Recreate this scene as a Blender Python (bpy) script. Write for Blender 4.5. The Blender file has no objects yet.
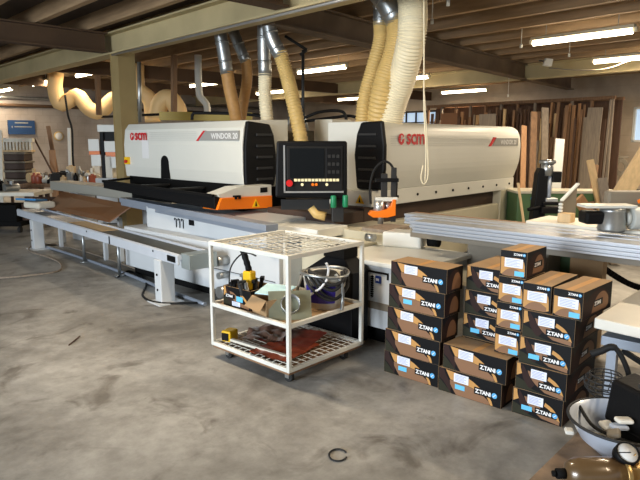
import bpy, math, random
from mathutils import Vector, Matrix, noise as mnoise
random.seed(7)
R = math.radians
sc = bpy.context.scene
COL = sc.collection

# ------------------------------------------------------------------ camera
FP = 590.0
PITCH = math.atan(99 / 590.0)
cam_d = bpy.data.cameras.new('camera'); cam = bpy.data.objects.new('camera', cam_d); COL.objects.link(cam)
cam_d.sensor_width = 36; cam_d.lens = 36 * FP / 640; cam_d.clip_end = 200; cam_d.clip_start = .05
cam.location = (0, 0, 1.65); cam.rotation_euler = (math.pi / 2 - PITCH, 0, R(-47.2))
sc.camera = cam

# ------------------------------------------------------------------ light
sc.view_settings.view_transform = 'Standard'; sc.view_settings.look = 'None'
sc.view_settings.exposure = 0.45; sc.view_settings.gamma = 1
LAMP = 11.0
w = bpy.data.worlds.new('world'); sc.world = w; w.use_nodes = True
w.node_tree.nodes['Background'].inputs[0].default_value = (.82, .92, 1, 1)
w.node_tree.nodes['Background'].inputs[1].default_value = .36
def area(name, loc, target, sx, sy, power, col):
    l = bpy.data.lights.new(name, 'AREA'); l.shape = 'RECTANGLE'; l.size = sx; l.size_y = sy
    l.energy = power; l.color = col
    o = bpy.data.objects.new(name, l); COL.objects.link(o); o.location = loc
    o.rotation_euler = (Vector(target) - Vector(loc)).to_track_quat('-Z', 'Y').to_euler()
    return o
# daylight through the big open door behind the camera
area('door_daylight', (-6.5, 3.0, 2.3), (3.0, 3.6, .3), 4.5, 3.2, 900, (.84, .92, 1))

# pixel + depth -> world point (used only to read real positions of far things)
_phi = R(42.8)
_f = Vector((math.cos(_phi), math.sin(_phi), 0)); _r = Vector((math.sin(_phi), -math.cos(_phi), 0)); _z = Vector((0, 0, 1))
_fw = _f * math.cos(PITCH) - _z * math.sin(PITCH); _up = _f * math.sin(PITCH) + _z * math.cos(PITCH)
def at(px, py, d):
    v = _fw + _r * ((px - 320) / FP) - _up * ((py - 240) / FP)
    return Vector((0, 0, 1.65)) + v * (d / v.dot(_f))
def atz(px, py, z):
    v = _fw + _r * ((px - 320) / FP) - _up * ((py - 240) / FP)
    return Vector((0, 0, 1.65)) + v * ((z - 1.65) / v.z)
BA = R(-3.7)
def B(s, t, z=0):
    return Vector((s * math.cos(BA) - t * math.sin(BA), s * math.sin(BA) + t * math.cos(BA), z))

# ------------------------------------------------------------------ materials
MATS = {}
def mat(name, col, rough=.5, metal=0, var=0, scale=8, bump=0, emit=0, stretch=None, alpha=None, col2=None, bscale=None, coat=0):
    if name in MATS: return MATS[name]
    m = bpy.data.materials.new(name); m.use_nodes = True; nt = m.node_tree; n = nt.nodes; L = nt.links
    b = n['Principled BSDF']
    b.inputs['Base Color'].default_value = (*col, 1); b.inputs['Roughness'].default_value = rough
    b.inputs['Metallic'].default_value = metal
    if max(col) < .05: b.inputs['Specular IOR Level'].default_value = .15
    if coat: b.inputs['Coat Weight'].default_value = coat
    tc = n.new('ShaderNodeTexCoord'); mp = n.new('ShaderNodeMapping'); L.new(tc.outputs['Object'], mp.inputs[0])
    if stretch: mp.inputs['Scale'].default_value = stretch
    if var or col2:
        nz = n.new('ShaderNodeTexNoise'); nz.inputs['Scale'].default_value = scale; nz.inputs['Detail'].default_value = 6
        L.new(mp.outputs[0], nz.inputs['Vector'])
        cr = n.new('ShaderNodeValToRGB'); cr.color_ramp.elements[0].position = .3; cr.color_ramp.elements[1].position = .7
        c2 = col2 or tuple(min(1, c * (1 + var)) for c in col)
        c1 = col if col2 else tuple(c * (1 - var) for c in col)
        cr.color_ramp.elements[0].color = (*c1, 1); cr.color_ramp.elements[1].color = (*c2, 1)
        L.new(nz.outputs[0], cr.inputs[0]); L.new(cr.outputs[0], b.inputs['Base Color'])
    if bump:
        n2 = n.new('ShaderNodeTexNoise'); n2.inputs['Scale'].default_value = bscale or scale * 3; L.new(mp.outputs[0], n2.inputs['Vector'])
        bp = n.new('ShaderNodeBump'); bp.inputs['Strength'].default_value = bump; bp.inputs['Distance'].default_value = .01
        L.new(n2.outputs[0], bp.inputs['Height']); L.new(bp.outputs[0], b.inputs['Normal'])
    if emit:
        b.inputs['Emission Color'].default_value = (*col, 1); b.inputs['Emission Strength'].default_value = emit
    if alpha: b.inputs['Alpha'].default_value = alpha
    MATS[name] = m; return m
def lin(r, g, b):
    return tuple((c / 255) ** 2.2 for c in (r, g, b))

M_hood = mat('hood_paint', lin(205, 205, 196), .42, var=.02, scale=2)
M_white = mat('white_enamel', lin(222, 222, 214), .4, var=.03, scale=4)
M_cartw = mat('cart_paint', lin(218, 217, 208), .4, var=.05, scale=12)
M_base = mat('base_paint', lin(196, 200, 202), .45, var=.03, scale=3)
M_greyblue = mat('rail_paint', lin(140, 148, 160), .4, .2, var=.05, scale=4)
M_beige = mat('beige_paint', lin(188, 182, 160), .5, var=.05, scale=3)
M_taupe = mat('taupe_sheet', lin(120, 112, 98), .55, var=.06, scale=3)
M_black = mat('black_plastic', (.0045, .0045, .005), .5, bump=.1, scale=20)
M_blackm = mat('matte_black', (.004, .004, .004), .8)
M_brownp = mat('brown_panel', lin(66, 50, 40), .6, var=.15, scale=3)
M_orange = mat('orange_paint', lin(236, 118, 20), .4)
M_red = mat('red_print', lin(196, 24, 36), .45)
M_redknob = mat('red_plastic', lin(190, 30, 30), .35)
M_greyprint = mat('grey_print', lin(142, 142, 138), .5)
M_lineprint = mat('line_print', lin(172, 172, 166), .5)
M_paleprint = mat('pale_print', lin(216, 216, 214), .5)
M_yellow = mat('yellow_plastic', lin(235, 185, 20), .4)
M_green = mat('green_plastic', lin(20, 120, 80), .4)
M_screen = mat('screen_glass', (.006, .007, .008), .1)
M_bezel = mat('bezel_grey', lin(52, 52, 52), .45)
M_silver = mat('silver_trim', lin(190, 190, 188), .3, .7)
M_steel = mat('galvanised_steel', lin(165, 168, 168), .35, .85, var=.15, scale=10)
M_alu = mat('aluminium_profile', lin(158, 162, 168), .38, .35, var=.05, scale=6, stretch=(1, .1, 1))
M_cream_btn = mat('button_cream', lin(235, 225, 180), .4)
M_hosetan = mat('tan_hose', lin(176, 132, 78), .6, var=.08, scale=9)
M_hoseyel = mat('yellowed_hose', lin(198, 168, 106), .5, var=.08, scale=9)
M_hosewht = mat('pale_hose', lin(222, 210, 178), .5, var=.06, scale=9)
M_duct = mat('beige_duct', lin(224, 186, 128), .6, var=.05, scale=3)
M_beam = mat('cream_steel', lin(180, 164, 124), .6, var=.14, scale=1.6)
M_girder = mat('grey_brown_girder', lin(104, 88, 72), .8, var=.3, scale=2)
M_girdbr = mat('brown_girder', lin(82, 62, 44), .8, var=.2, scale=2)
M_deck = mat('roof_deck', lin(70, 60, 52), .85, var=.2, scale=1.2)
M_joist = mat('timber_joist', lin(160, 132, 100), .7, var=.2, scale=3, stretch=(6, .6, 6))
M_wood = mat('pine', lin(200, 170, 126), .6, var=.12, scale=5, stretch=(6, 6, .6))
M_wood2 = mat('brown_timber', lin(130, 100, 74), .65, var=.2, scale=5, stretch=(6, 6, .6))
M_wood3 = mat('dark_timber', lin(82, 60, 46), .7, var=.2, scale=5, stretch=(6, 6, .6))
M_wood4 = mat('grey_timber', lin(136, 124, 110), .7, var=.2, scale=5, stretch=(6, 6, .6))
M_wood5 = mat('orange_timber', lin(168, 126, 88), .6, var=.15, scale=5, stretch=(6, 6, .6))
M_brownb = mat('brown_board', lin(112, 76, 48), .55, var=.08, scale=4)
M_card = mat('cardboard', lin(160, 130, 94), .75, var=.07, scale=8)
M_tan = mat('carton_tan', lin(190, 140, 78), .6)
M_brn = mat('carton_brown', lin(132, 96, 68), .6)
M_dbrn = mat('carton_plum', lin(54, 40, 38), .6)
M_olive = mat('carton_olive', lin(50, 50, 40), .6)
M_cblk = mat('carton_black', (.006, .006, .007), .5)
M_label = mat('paper_label', lin(226, 230, 244), .5)
M_labelp = mat('label_print', lin(168, 176, 214), .5)
M_blue = mat('blue_label', lin(100, 190, 232), .5)
M_emb = mat('emblem_blue', lin(90, 170, 225), .5)
M_textw = mat('lettering_white', lin(240, 240, 240), .5)
M_navy = mat('navy_sticker', lin(24, 50, 120), .4)
M_paper = mat('wrap_paper', lin(222, 218, 206), .6, var=.05, scale=4, bump=.6, bscale=6)
M_greenm = mat('machine_green', lin(72, 100, 64), .5, var=.1, scale=4)
M_rubber = mat('rubber_grip', (.015, .015, .015), .6)
M_enamel = mat('basin_enamel', lin(196, 206, 222), .25, var=.04, scale=5, coat=.4)
M_amber = mat('amber_bowl', lin(98, 78, 54), .3, .1, var=.2, scale=5, coat=.5)
M_brass = mat('brass', lin(170, 140, 90), .35, .7, var=.1, scale=8)
M_redsheet = mat('red_brown_sheet', lin(158, 78, 54), .4, var=.12, scale=6, bump=.3)
M_clear = mat('cloudy_sheet', lin(116, 92, 80), .3, var=.2, scale=6, bump=.5)
M_bluepap = mat('pale_blue_paper', lin(190, 226, 232), .6)
M_purple = mat('purple_print', lin(60, 48, 140), .4)
M_signblue = mat('sign_blue', lin(28, 62, 104), .5)
M_bluebag = mat('blue_plastic', lin(56, 130, 190), .4)
M_cabin = mat('pale_cabinet', lin(206, 202, 186), .5, var=.03, scale=2)
M_yelbeam = mat('yellow_beam', lin(176, 150, 50), .5, var=.1, scale=3)
M_white2 = mat('dirty_white', lin(214, 208, 192), .5, var=.06, scale=6)
M_tube = mat('lamp_tube', (1, .86, .62), .5, emit=LAMP)
M_fix = mat('lamp_housing', lin(200, 190, 165), .5)
M_glass = mat('window_glass', lin(150, 175, 200), .1, emit=0)

def floor_mat():
    m = bpy.data.materials.new('stained_concrete'); m.use_nodes = True; nt = m.node_tree; n = nt.nodes; L = nt.links
    b = n['Principled BSDF']; tc = n.new('ShaderNodeTexCoord')
    def nz(s, d=8, r=.6, dist=0):
        x = n.new('ShaderNodeTexNoise'); x.inputs['Scale'].default_value = s; x.inputs['Detail'].default_value = d
        x.inputs['Roughness'].default_value = r; x.inputs['Distortion'].default_value = dist
        L.new(tc.outputs['Object'], x.inputs['Vector']); return x
    a = nz(.8, 8, .62, .4); c = nz(6, 8, .7); s = nz(2.3, 6, .55, 1.0)
    r1 = n.new('ShaderNodeValToRGB'); e = r1.color_ramp.elements
    e[0].position = .33; e[0].color = (*lin(108, 106, 101), 1); e[1].position = .66; e[1].color = (*lin(176, 175, 170), 1)
    L.new(a.outputs[0], r1.inputs[0])
    r2 = n.new('ShaderNodeValToRGB'); e = r2.color_ramp.elements
    e[0].position = .32; e[0].color = (.66, .65, .64, 1); e[1].position = .62; e[1].color = (1.06, 1.06, 1.06, 1)
    L.new(c.outputs[0], r2.inputs[0])
    mx = n.new('ShaderNodeMixRGB'); mx.blend_type = 'MULTIPLY'; mx.inputs[0].default_value = .9
    L.new(r1.outputs[0], mx.inputs[1]); L.new(r2.outputs[0], mx.inputs[2])
    r3 = n.new('ShaderNodeValToRGB'); e = r3.color_ramp.elements
    e[0].position = .3; e[0].color = (.40, .37, .34, 1); e[1].position = .43; e[1].color = (1, 1, 1, 1)
    L.new(s.outputs[0], r3.inputs[0])
    m2 = n.new('ShaderNodeMixRGB'); m2.blend_type = 'MULTIPLY'; m2.inputs[0].default_value = .8
    L.new(mx.outputs[0], m2.inputs[1]); L.new(r3.outputs[0], m2.inputs[2]); L.new(m2.outputs[0], b.inputs['Base Color'])
    rr = n.new('ShaderNodeMapRange'); rr.inputs[3].default_value = .38; rr.inputs[4].default_value = .7
    L.new(c.outputs[0], rr.inputs[0]); L.new(rr.outputs[0], b.inputs['Roughness'])
    bp = n.new('ShaderNodeBump'); bp.inputs['Strength'].default_value = .25; bp.inputs['Distance'].default_value = .01
    L.new(c.outputs[0], bp.inputs['Height']); L.new(bp.outputs[0], b.inputs['Normal'])
    return m
M_floor = floor_mat()

def wall_mat(name, c1, c2, rot):
    m = bpy.data.materials.new(name); m.use_nodes = True; nt = m.node_tree; n = nt.nodes; L = nt.links
    b = n['Principled BSDF']; b.inputs['Roughness'].default_value = .85
    tc = n.new('ShaderNodeTexCoord'); mp = n.new('ShaderNodeMapping'); mp.inputs['Rotation'].default_value = rot
    L.new(tc.outputs['Object'], mp.inputs[0])
    br = n.new('ShaderNodeTexBrick'); br.inputs['Scale'].default_value = 1
    br.inputs['Brick Width'].default_value = .45; br.inputs['Row Height'].default_value = .225; br.inputs['Mortar Size'].default_value = .008
    br.inputs['Color1'].default_value = (*c1, 1); br.inputs['Color2'].default_value = (*c2, 1)
    br.inputs['Mortar'].default_value = (*[v * .86 for v in c1], 1)
    L.new(mp.outputs[0], br.inputs['Vector'])
    nz = n.new('ShaderNodeTexNoise'); nz.inputs['Scale'].default_value = 1.2; nz.inputs['Detail'].default_value = 6; L.new(tc.outputs['Object'], nz.inputs['Vector'])
    cr = n.new('ShaderNodeValToRGB'); cr.color_ramp.elements[0].position = .35; cr.color_ramp.elements[0].color = (.72, .7, .68, 1); cr.color_ramp.elements[1].position = .6
    L.new(nz.outputs[0], cr.inputs[0])
    mx = n.new('ShaderNodeMixRGB'); mx.blend_type = 'MULTIPLY'; mx.inputs[0].default_value = 1
    L.new(br.outputs[0], mx.inputs[1]); L.new(cr.outputs[0], mx.inputs[2]); L.new(mx.outputs[0], b.inputs['Base Color'])
    return m

# ------------------------------------------------------------------ mesh builder
def catmull(P, n):
    P = [Vector(p) for p in P]
    if len(P) < 3: return [P[0].lerp(P[-1], i / n) for i in range(n + 1)]
    Q = [P[0] * 2 - P[1]] + P + [P[-1] * 2 - P[-2]]
    out = []; seg = len(P) - 1
    for i in range(n + 1):
        u = i / n * seg; k = min(int(u), seg - 1); t = u - k
        a, b, c, d = Q[k:k + 4]
        out.append(.5 * ((2 * b) + (c - a) * t + (2 * a - 5 * b + 4 * c - d) * t * t + (3 * b - a - 3 * c + d) * t ** 3))
    return out
class MB:
    def __init__(s): s.v = []; s.f = []; s.mi = []; s.sm = []
    def add(s, vs, fs, m=0, smooth=False):
        k = len(s.v); s.v += [Vector(p) for p in vs]
        for f in fs: s.f.append([k + i for i in f]); s.mi.append(m); s.sm.append(smooth)
        return s
    def box(s, x0, x1, y0, y1, z0, z1, m=0):
        vs = [(x, y, z) for z in (z0, z1) for x, y in ((x0, y0), (x1, y0), (x1, y1), (x0, y1))]
        return s.add(vs, [(3, 2, 1, 0), (4, 5, 6, 7), (0, 1, 5, 4), (1, 2, 6, 5), (2, 3, 7, 6), (3, 0, 4, 7)], m)
    def obox(s, c, sx, sy, sz, rot, m=0):
        k = len(s.v); s.box(-sx / 2, sx / 2, -sy / 2, sy / 2, -sz / 2, sz / 2, m)
        for i in range(k, len(s.v)): s.v[i] = rot @ s.v[i] + Vector(c)
        return s
    def bar(s, p, q, wd, ht, m=0, up=(0, 0, 1)):
        p = Vector(p); q = Vector(q); d = (q - p); l = d.length; d.normalize(); u = Vector(up)
        if abs(d.dot(u)) > .98: u = Vector((1, 0, 0))
        x = d.cross(u).normalized(); z = x.cross(d)
        r = Matrix((x, d, z)).transposed()
        return s.obox((p + q) / 2, wd, l, ht, r, m)
    def tube(s, pts, r, n=12, m=0, closed=False, caps=True, smooth=True):
        pts = [Vector(p) for p in pts]; N = len(pts)
        rs = r if isinstance(r, (list, tuple)) else [r] * N
        k = len(s.v); nrm = None; prev = None
        for i, p in enumerate(pts):
            a = pts[i - 1] if (i > 0 or closed) else p; b_ = pts[(i + 1) % N] if (i < N - 1 or closed) else p
            d = (b_ - a).normalized()
            if nrm is None:
                u = Vector((0, 0, 1)) if abs(d.z) < .9 else Vector((1, 0, 0)); nrm = (u - d * u.dot(d)).normalized()
            else:
                nrm = (nrm - d * nrm.dot(d)).normalized()
            bn = d.cross(nrm)
            for j in range(n):
                t = 2 * math.pi * j / n; s.v.append(p + (nrm * math.cos(t) + bn * math.sin(t)) * rs[i])
        for i in range(N if closed else N - 1):
            for j in range(n):
                a = k + i * n; b_ = k + ((i + 1) % N) * n
                s.f.append([a + j, a + (j + 1) % n, b_ + (j + 1) % n, b_ + j]); s.mi.append(m); s.sm.append(smooth)
        if caps and not closed:
            s.f.append([k + j for j in range(n)][::-1]); s.mi.append(m); s.sm.append(False)
            s.f.append([k + (N - 1) * n + j for j in range(n)]); s.mi.append(m); s.sm.append(False)
        return s
    def cyl(s, p, q, r, r2=None, n=20, m=0): return s.tube([p, q], [r, r if r2 is None else r2], n, m)
    def lathe(s, prof, c=(0, 0, 0), n=32, m=0, rot=None, closed=False):
        k = len(s.v); c = Vector(c); rot = rot or Matrix.Identity(3)
        for r, z in prof:
            for j in range(n):
                t = 2 * math.pi * j / n; s.v.append(rot @ Vector((r * math.cos(t), r * math.sin(t), z)) + c)
        for i in range(len(prof) - 1):
            for j in range(n):
                a = k + i * n; b_ = a + n
                s.f.append([a + j, a + (j + 1) % n, b_ + (j + 1) % n, b_ + j]); s.mi.append(m); s.sm.append(True)
        for idx, fl in ((0, True), (len(prof) - 1, False)):
            if prof[idx][0] > 1e-5:
                q = [k + idx * n + j for j in range(n)]; s.f.append(q[::-1] if fl else q); s.mi.append(m); s.sm.append(False)
        return s
    def prism(s, poly, vec, m=0):
        vec = Vector(vec); n = len(poly); vs = [Vector(p) for p in poly]; vs += [p + vec for p in vs]
        fs = [tuple(range(n))[::-1], tuple(range(n, 2 * n))] + [(i, (i + 1) % n, (i + 1) % n + n, i + n) for i in range(n)]
        return s.add(vs, fs, m)
    def build(s, name, mats, parent=None, world=False, bev=0, seg=2):
        me = bpy.data.meshes.new(name)
        vs = s.v
        if world and parent is not None:
            inv = Matrix.LocRotScale(parent.location, parent.rotation_euler, None)
            if parent.parent: inv = Matrix.LocRotScale(parent.parent.location, parent.parent.rotation_euler, None) @ inv
            inv = inv.inverted(); vs = [inv @ p for p in vs]
        me.from_pydata([tuple(p) for p in vs], [], s.f)
        if not isinstance(mats, (list, tuple)): mats = [mats]
        for mm in mats: me.materials.append(mm)
        me.polygons.foreach_set('material_index', s.mi); me.polygons.foreach_set('use_smooth', s.sm)
        import bmesh
        bm = bmesh.new(); bm.from_mesh(me); bmesh.ops.recalc_face_normals(bm, faces=bm.faces); bm.to_mesh(me); bm.free()
        me.update()
        o = bpy.data.objects.new(name, me); COL.objects.link(o)
        if parent is not None: o.parent = parent
        if bev:
            b = o.modifiers.new('bevel', 'BEVEL'); b.width = bev; b.segments = seg; b.limit_method = 'ANGLE'; b.angle_limit = R(40)
        return o
    def solo(s, name, mats, label, cat, base, rz=0, group=None, bev=0):
        """a one-mesh thing: origin at its base; vertices given in world space"""
        base = Vector(base); inv = Matrix.LocRotScale(base, Matrix.Rotation(rz, 3, 'Z').to_euler(), None).inverted()
        s.v = [inv @ p for p in s.v]
        o = s.build(name, mats, None, bev=bev); o.location = base; o.rotation_euler.z = rz
        return tag(o, label, cat, group)
def tag(o, label=None, cat=None, group=None, kind=None):
    if label: o['label'] = label
    if cat: o['category'] = cat
    if group: o['group'] = group
    if kind: o['kind'] = kind
    return o
def empty(name, loc, rz=0, label=None, cat=None, group=None):
    o = bpy.data.objects.new(name, None); COL.objects.link(o); o.location = loc; o.rotation_euler = (0, 0, rz); o.empty_display_size = .1
    return tag(o, label, cat, group)
def struct(o): o['kind'] = 'structure'; return o
def copy_tree(o, parent=None):
    c = o.copy(); COL.objects.link(c); c.parent = parent
    for ch in list(o.children): copy_tree(ch, c)
    return c
def text_mb(s, size, spacing=1, bold=0, align='LEFT', ext=.0004, shear=0):
    cu = bpy.data.curves.new('t', 'FONT'); cu.body = s; cu.size = size; cu.extrude = ext; cu.offset = bold; cu.align_x = align; cu.shear = shear
    cu.space_character = spacing; cu.resolution_u = 2
    o = bpy.data.objects.new('t', cu); COL.objects.link(o)
    dg = bpy.context.evaluated_depsgraph_get(); me = bpy.data.meshes.new_from_object(o.evaluated_get(dg))
    mb = MB(); mb.add([v.co.copy() for v in me.vertices], [tuple(p.vertices) for p in me.polygons])
    bpy.data.objects.remove(o); bpy.data.curves.remove(cu); bpy.data.meshes.remove(me)
    return mb
def place(mb, org, xd, yd):
    xd = Vector(xd).normalized(); yd = Vector(yd).normalized(); zd = xd.cross(yd); r = Matrix((xd, yd, zd)).transposed(); org = Vector(org)
    mb.v = [r @ p + org for p in mb.v]; return mb

# ================================================================== SETTING
def bstruct(mb, name, m, bev=0):
    o = mb.build(name, m, bev=bev); o.rotation_euler.z = BA; return struct(o)
struct(MB().box(-9, 26, -9, 26, -.1, 0).build('floor', M_floor))
bstruct(MB().box(-7, 17.7, -9, 20.7, 3.56, 3.66), 'ceiling', M_deck)
wl = wall_mat('block_wall_warm', lin(172, 163, 155), lin(168, 159, 151), (math.pi / 2, 0, 0))
wr = wall_mat('block_wall_grey', lin(196, 180, 160), lin(190, 174, 154), (math.pi / 2, 0, math.pi / 2))
bstruct(MB().box(-7, 17.7, 20.5, 20.7, 0, 3.56), 'wall_left', wl)
# right wall with two window openings
mb = MB(); S0, S1 = 17.5, 17.7
def wseg(t0, t1, z0, z1): mb.box(S0, S1, t0, t1, z0, z1)
wseg(-9, 4.6, 0, 3.56); wseg(4.6, 6.03, 0, 1.62); wseg(4.6, 6.03, 2.56, 3.56); wseg(6.03, 12.1, 0, 3.56)
wseg(12.1, 15.2, 0, 1.9); wseg(12.1, 15.2, 2.72, 3.56); wseg(15.2, 20.5, 0, 3.56)
bstruct(mb, 'wall_right', wr)
def window(name, t0, t1, z0, z1, cols, rows):
    e = empty(name, B(17.52, (t0 + t1) / 2, z0), BA); struct(e)
    h = (t1 - t0) / 2; H = z1 - z0; f = MB()
    f.box(-.04, .1, -h, -h + .06, 0, H); f.box(-.04, .1, h - .06, h, 0, H); f.box(-.04, .1, -h, h, 0, .06); f.box(-.04, .1, -h, h, H - .06, H)
    for i in range(1, cols): y = -h + 2 * h * i / cols; f.box(-.01, .05, y - .02, y + .02, 0, H)
    for i in range(1, rows): z = H * i / rows; f.box(-.01, .05, -h, h, z - .02, z + .02)
    fo = f.build('window_frame', M_bezel if cols > 1 else M_white, e)
    g = MB().box(.06, .07, -h, h, 0, H).build('window_pane', mat('daylit_pane', lin(176, 200, 226), .2, emit=.55), e)
window('window_1', 12.1, 15.2, 1.9, 2.72, 7, 2)
window('window_2', 4.6, 6.03, 1.62, 2.56, 1, 1)
# steelwork
def ibeam(p, q, wd, ht, name, m):   # p,q = bottom centre ends
    p = Vector(p); q = Vector(q); mb = MB(); up = Vector((0, 0, 1))
    mb.bar(p + up * .012, q + up * .012, wd, .024); mb.bar(p + up * (ht - .012), q + up * (ht - .012), wd, .024); mb.bar(p + up * ht / 2, q + up * ht / 2, .03, ht - .03)
    return struct(mb.build(name, m))
ibeam(B(4.36, -6, 3.0), B(4.36, 20.4, 3.0), .26, .33, 'trim_1', M_beam)
ibeam(B(12.7, -2, 3.0), B(12.7, 20.4, 3.0), .22, .33, 'trim_2', M_beam)
g0 = atz(268, 25, 3.0); g1 = atz(520, 79, 3.0)
ibeam(g0, g1, .2, .33, 'trim_3', M_girder)
ibeam(g1, g1 + (g1 - g0) * .45, .2, .33, 'trim_4', M_girder)
gl0 = B(4.2, 9.35, 3.02)
ibeam(gl0, gl0 + Vector((-7, .3, 0)), .2, .3, 'trim_5', M_girdbr)
gm0 = B(4.2, 5.0, 3.02)
ibeam(gm0, gm0 + Vector((-7, .3, 0)), .22, .3, 'trim_6', M_girdbr)
MB_ = MB(); MB_.box(4.21, 4.51, 8.95, 9.25, 0, .012); MB_.box(4.22, 4.5, 8.96, 8.985, 0, 3.0); MB_.box(4.22, 4.5, 9.215, 9.24, 0, 3.0); MB_.box(4.35, 4.37, 8.98, 9.22, 0, 3.0); MB_.box(4.23, 4.25, 8.98, 9.22, 0, 3.0)
bstruct(MB_, 'trim_7', mat('pillar_paint', lin(150, 130, 88), .6, var=.1, scale=3))
k = 8
for s in [1.64 + .78 * i for i in range(20)]:
    bstruct(MB().box(s - .045, s + .045, -7, 20.4, 3.34, 3.56), 'trim_%d' % k, M_joist); k += 1
for t in (12.6, 16.2):   # cross trusses in the deep of the hall
    bstruct(MB().box(4.6, 17.3, t, t + .12, 3.04, 3.32), 'trim_%d' % k, M_girdbr); k += 1
# pipes along the ceiling and left wall
mb = MB(); mb.cyl(B(4.15, 1, 2.95), B(4.15, 9.0, 2.95), .015)
mb.solo('conduit_pipe', M_silver, 'long thin grey conduit running just under the near cream roof beam', 'pipe', B(4.12, 5, 2.96))
mb = MB(); mb.cyl(B(-2, 20.42, 2.76), B(16, 20.42, 2.76), .05)
mb.solo('wall_pipe', M_girdbr, 'dark horizontal pipe along the upper left block wall', 'pipe', B(7, 20.42, 2.76))
mb = MB(); mb.cyl(B(-2, 20.40, 3.0), B(16, 20.40, 3.0), .05)
mb.solo('wall_pipe', M_steel, 'pale horizontal pipe above the dark one on the left block wall', 'pipe', B(7, 20.4, 3.0))

# ------------------------------------------------------------------ fluorescent lamps
def make_lamp(s, t, L, z=3.16, label=''):
    e = empty('fluorescent_lamp', B(s, t, z), BA, label, 'ceiling light', 'fluorescent tubes under the roof')
    MB().box(-.05, .05, -L / 2, L / 2, .02, .07).build('lamp_housing', M_fix, e, bev=.008)
    for y in (-L * .35, L * .35): MB().cyl((0, y, .07), (0, y, .40), .006, n=6).build('hanger', M_steel, e)
    MB().cyl((0, -L / 2 + .03, -.02), (0, L / 2 - .03, -.02), .038, n=12).build('lamp_tube', M_tube, e)
    for y in (-1, 1): MB().box(-.02, .02, y * L / 2 - .03, y * L / 2 + .03, -.03, .03).build('tube_holder', M_fix, e)
    return e
def lamp_glow(s, t, L, power, z=3.1):
    p = B(s, t, z); q = B(s, t, 0)
    o = area('lamp_light', p, q, .12, L, power, (1, .81, .58)); o.rotation_euler = (0, 0, BA)
    return o
for s, t, L, lb in [
    (8.95, 3.91, 1.5, 'largest long fluorescent lamp at upper right, nearest row'),
    (11.85, 4.15, 1.5, 'fluorescent lamp at the right picture edge below the nearest long lamp'),
    (8.95, 9.4, 1.5, 'fluorescent lamp between the pale hose pair and the big ribbed hoses'),
    (8.95, 13.9, 1.5, 'fluorescent lamp left of the thin tan hoses above the left hood'),
    (15.9, 10.4, 1.6, 'fluorescent lamp above the timber rack left end'),
    (5.65, 13.6, 1.2, 'fluorescent lamp beside the cream pillar, left side'),
    (5.65, 16.6, 1.2, 'small bright fluorescent lamp above the beige drooping duct'),
    (11.75, 9.4, 1.5, 'fluorescent lamp partly hidden behind the largest ribbed hose'),
    (15.8, 15.1, 1.2, 'small far fluorescent lamp left of the big ribbed hoses'),
    (11.9, 14.8, 1.4, 'far fluorescent lamp seen between the four thin hoses'),
    (5.65, 19.6, 1.2, 'farthest fluorescent lamp at the left picture edge by the wall')]:
    make_lamp(s, t, L, label=lb)
for s, t, pw in ((8.95, 3.91, 60), (11.85, 4.15, 50), (8.95, 9.4, 60), (8.95, 13.9, 50), (5.65, 13.6, 22), (5.65, 16.6, 40), (5.65, 19.6, 40), (15.9, 10.4, 50), (15.8, 15.1, 45),
                 (11.9, 14.8, 50), (11.75, 9.4, 40), (5.6, 1.2, 75), (2.4, -1.6, 50), (2.2, 4.2, 55), (15.0, 3.4, 130), (12, 0.5, 80)):  # tail entries light the unseen lamps; the strongest added to brighten the right wall
    lamp_glow(s, t, 1.2, pw)
for s, t in ((5.6, 1.2), (2.4, -1.6), (2.2, 4.2), (15.0, 3.4), (12, .5)):   # unseen lamps around the frame, deepest one added to brighten the right wall
    make_lamp(s, t, 1.5, label='unseen fluorescent lamp hanging outside the picture frame overhead')

# ================================================================== LEFT MACHINING UNIT
HX = 4.3; HY0, HY1 = 5.15, 7.72
ml = empty('machining_unit', (4.3, 5.6, 0), 0, 'left unit of the white machining centre with black tray and orange corner', 'machine')
def part(mb, name, m, parent, bev=0): return mb.build(name, m, parent, world=True, bev=bev)
prof = [(4.30, 1.16), (4.285, 1.3), (4.285, 1.6), (4.31, 1.80), (4.37, 1.88), (5.0, 1.9), (5.0, 1.1)]
hoodA = part(MB().prism([(x, HY0, z) for x, z in prof], (0, HY1 - HY0, 0)), 'hood', M_hood, ml, .01)
capP = [(4.29, 1.16), (4.285, 1.35), (4.29, 1.6), (4.33, 1.87), (4.66, 1.84), (4.72, 1.72), (4.755, 1.5), (4.75, 1.3), (4.72, 1.13)]
cap = part(MB().prism([(x, 5.09, z) for x, z in capP], (0, .06, 0)), 'end_cap', M_black, ml, .02)
for i in range(5):
    z = 1.72 - i * .125
    part(MB().box(4.44, 4.68, 5.072, 5.10, z - .014, z + .014), 'louvre', M_bezel, cap, .004)
# tray
mb = MB()
mb.add([(3.72, 4.93, .95), (3.70, 7.24, 1.05), (3.70, 7.24, 1.135), (3.72, 4.93, 1.085), (4.3, 4.93, .95), (4.3, 7.6, 1.02), (4.3, 7.6, 1.04), (4.3, 4.93, .98)],
       [(0, 1, 2, 3), (0, 4, 5, 1), (4, 7, 6, 5), (3, 2, 6, 7), (1, 5, 6, 2), (0, 3, 7, 4)])
tray = part(mb, 'tray', M_black, ml, .004)
mb = MB(); mb.bar((3.72, 4.95, 1.09), (3.70, 7.24, 1.14), .035, .03); mb.bar((3.72, 7.24, 1.135), (4.28, 7.55, 1.14), .03, .03); mb.bar((4.29, 5.0, 1.1), (4.29, 7.6, 1.11), .02, .12)
part(mb, 'tray_lip', M_blackm, tray)
for y in (5.75, 6.5):
    part(MB().bar((3.74, y, 1.115), (4.26, y + .1, 1.1), .05, .02), 'tray_bracket', M_bezel, tray)
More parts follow.
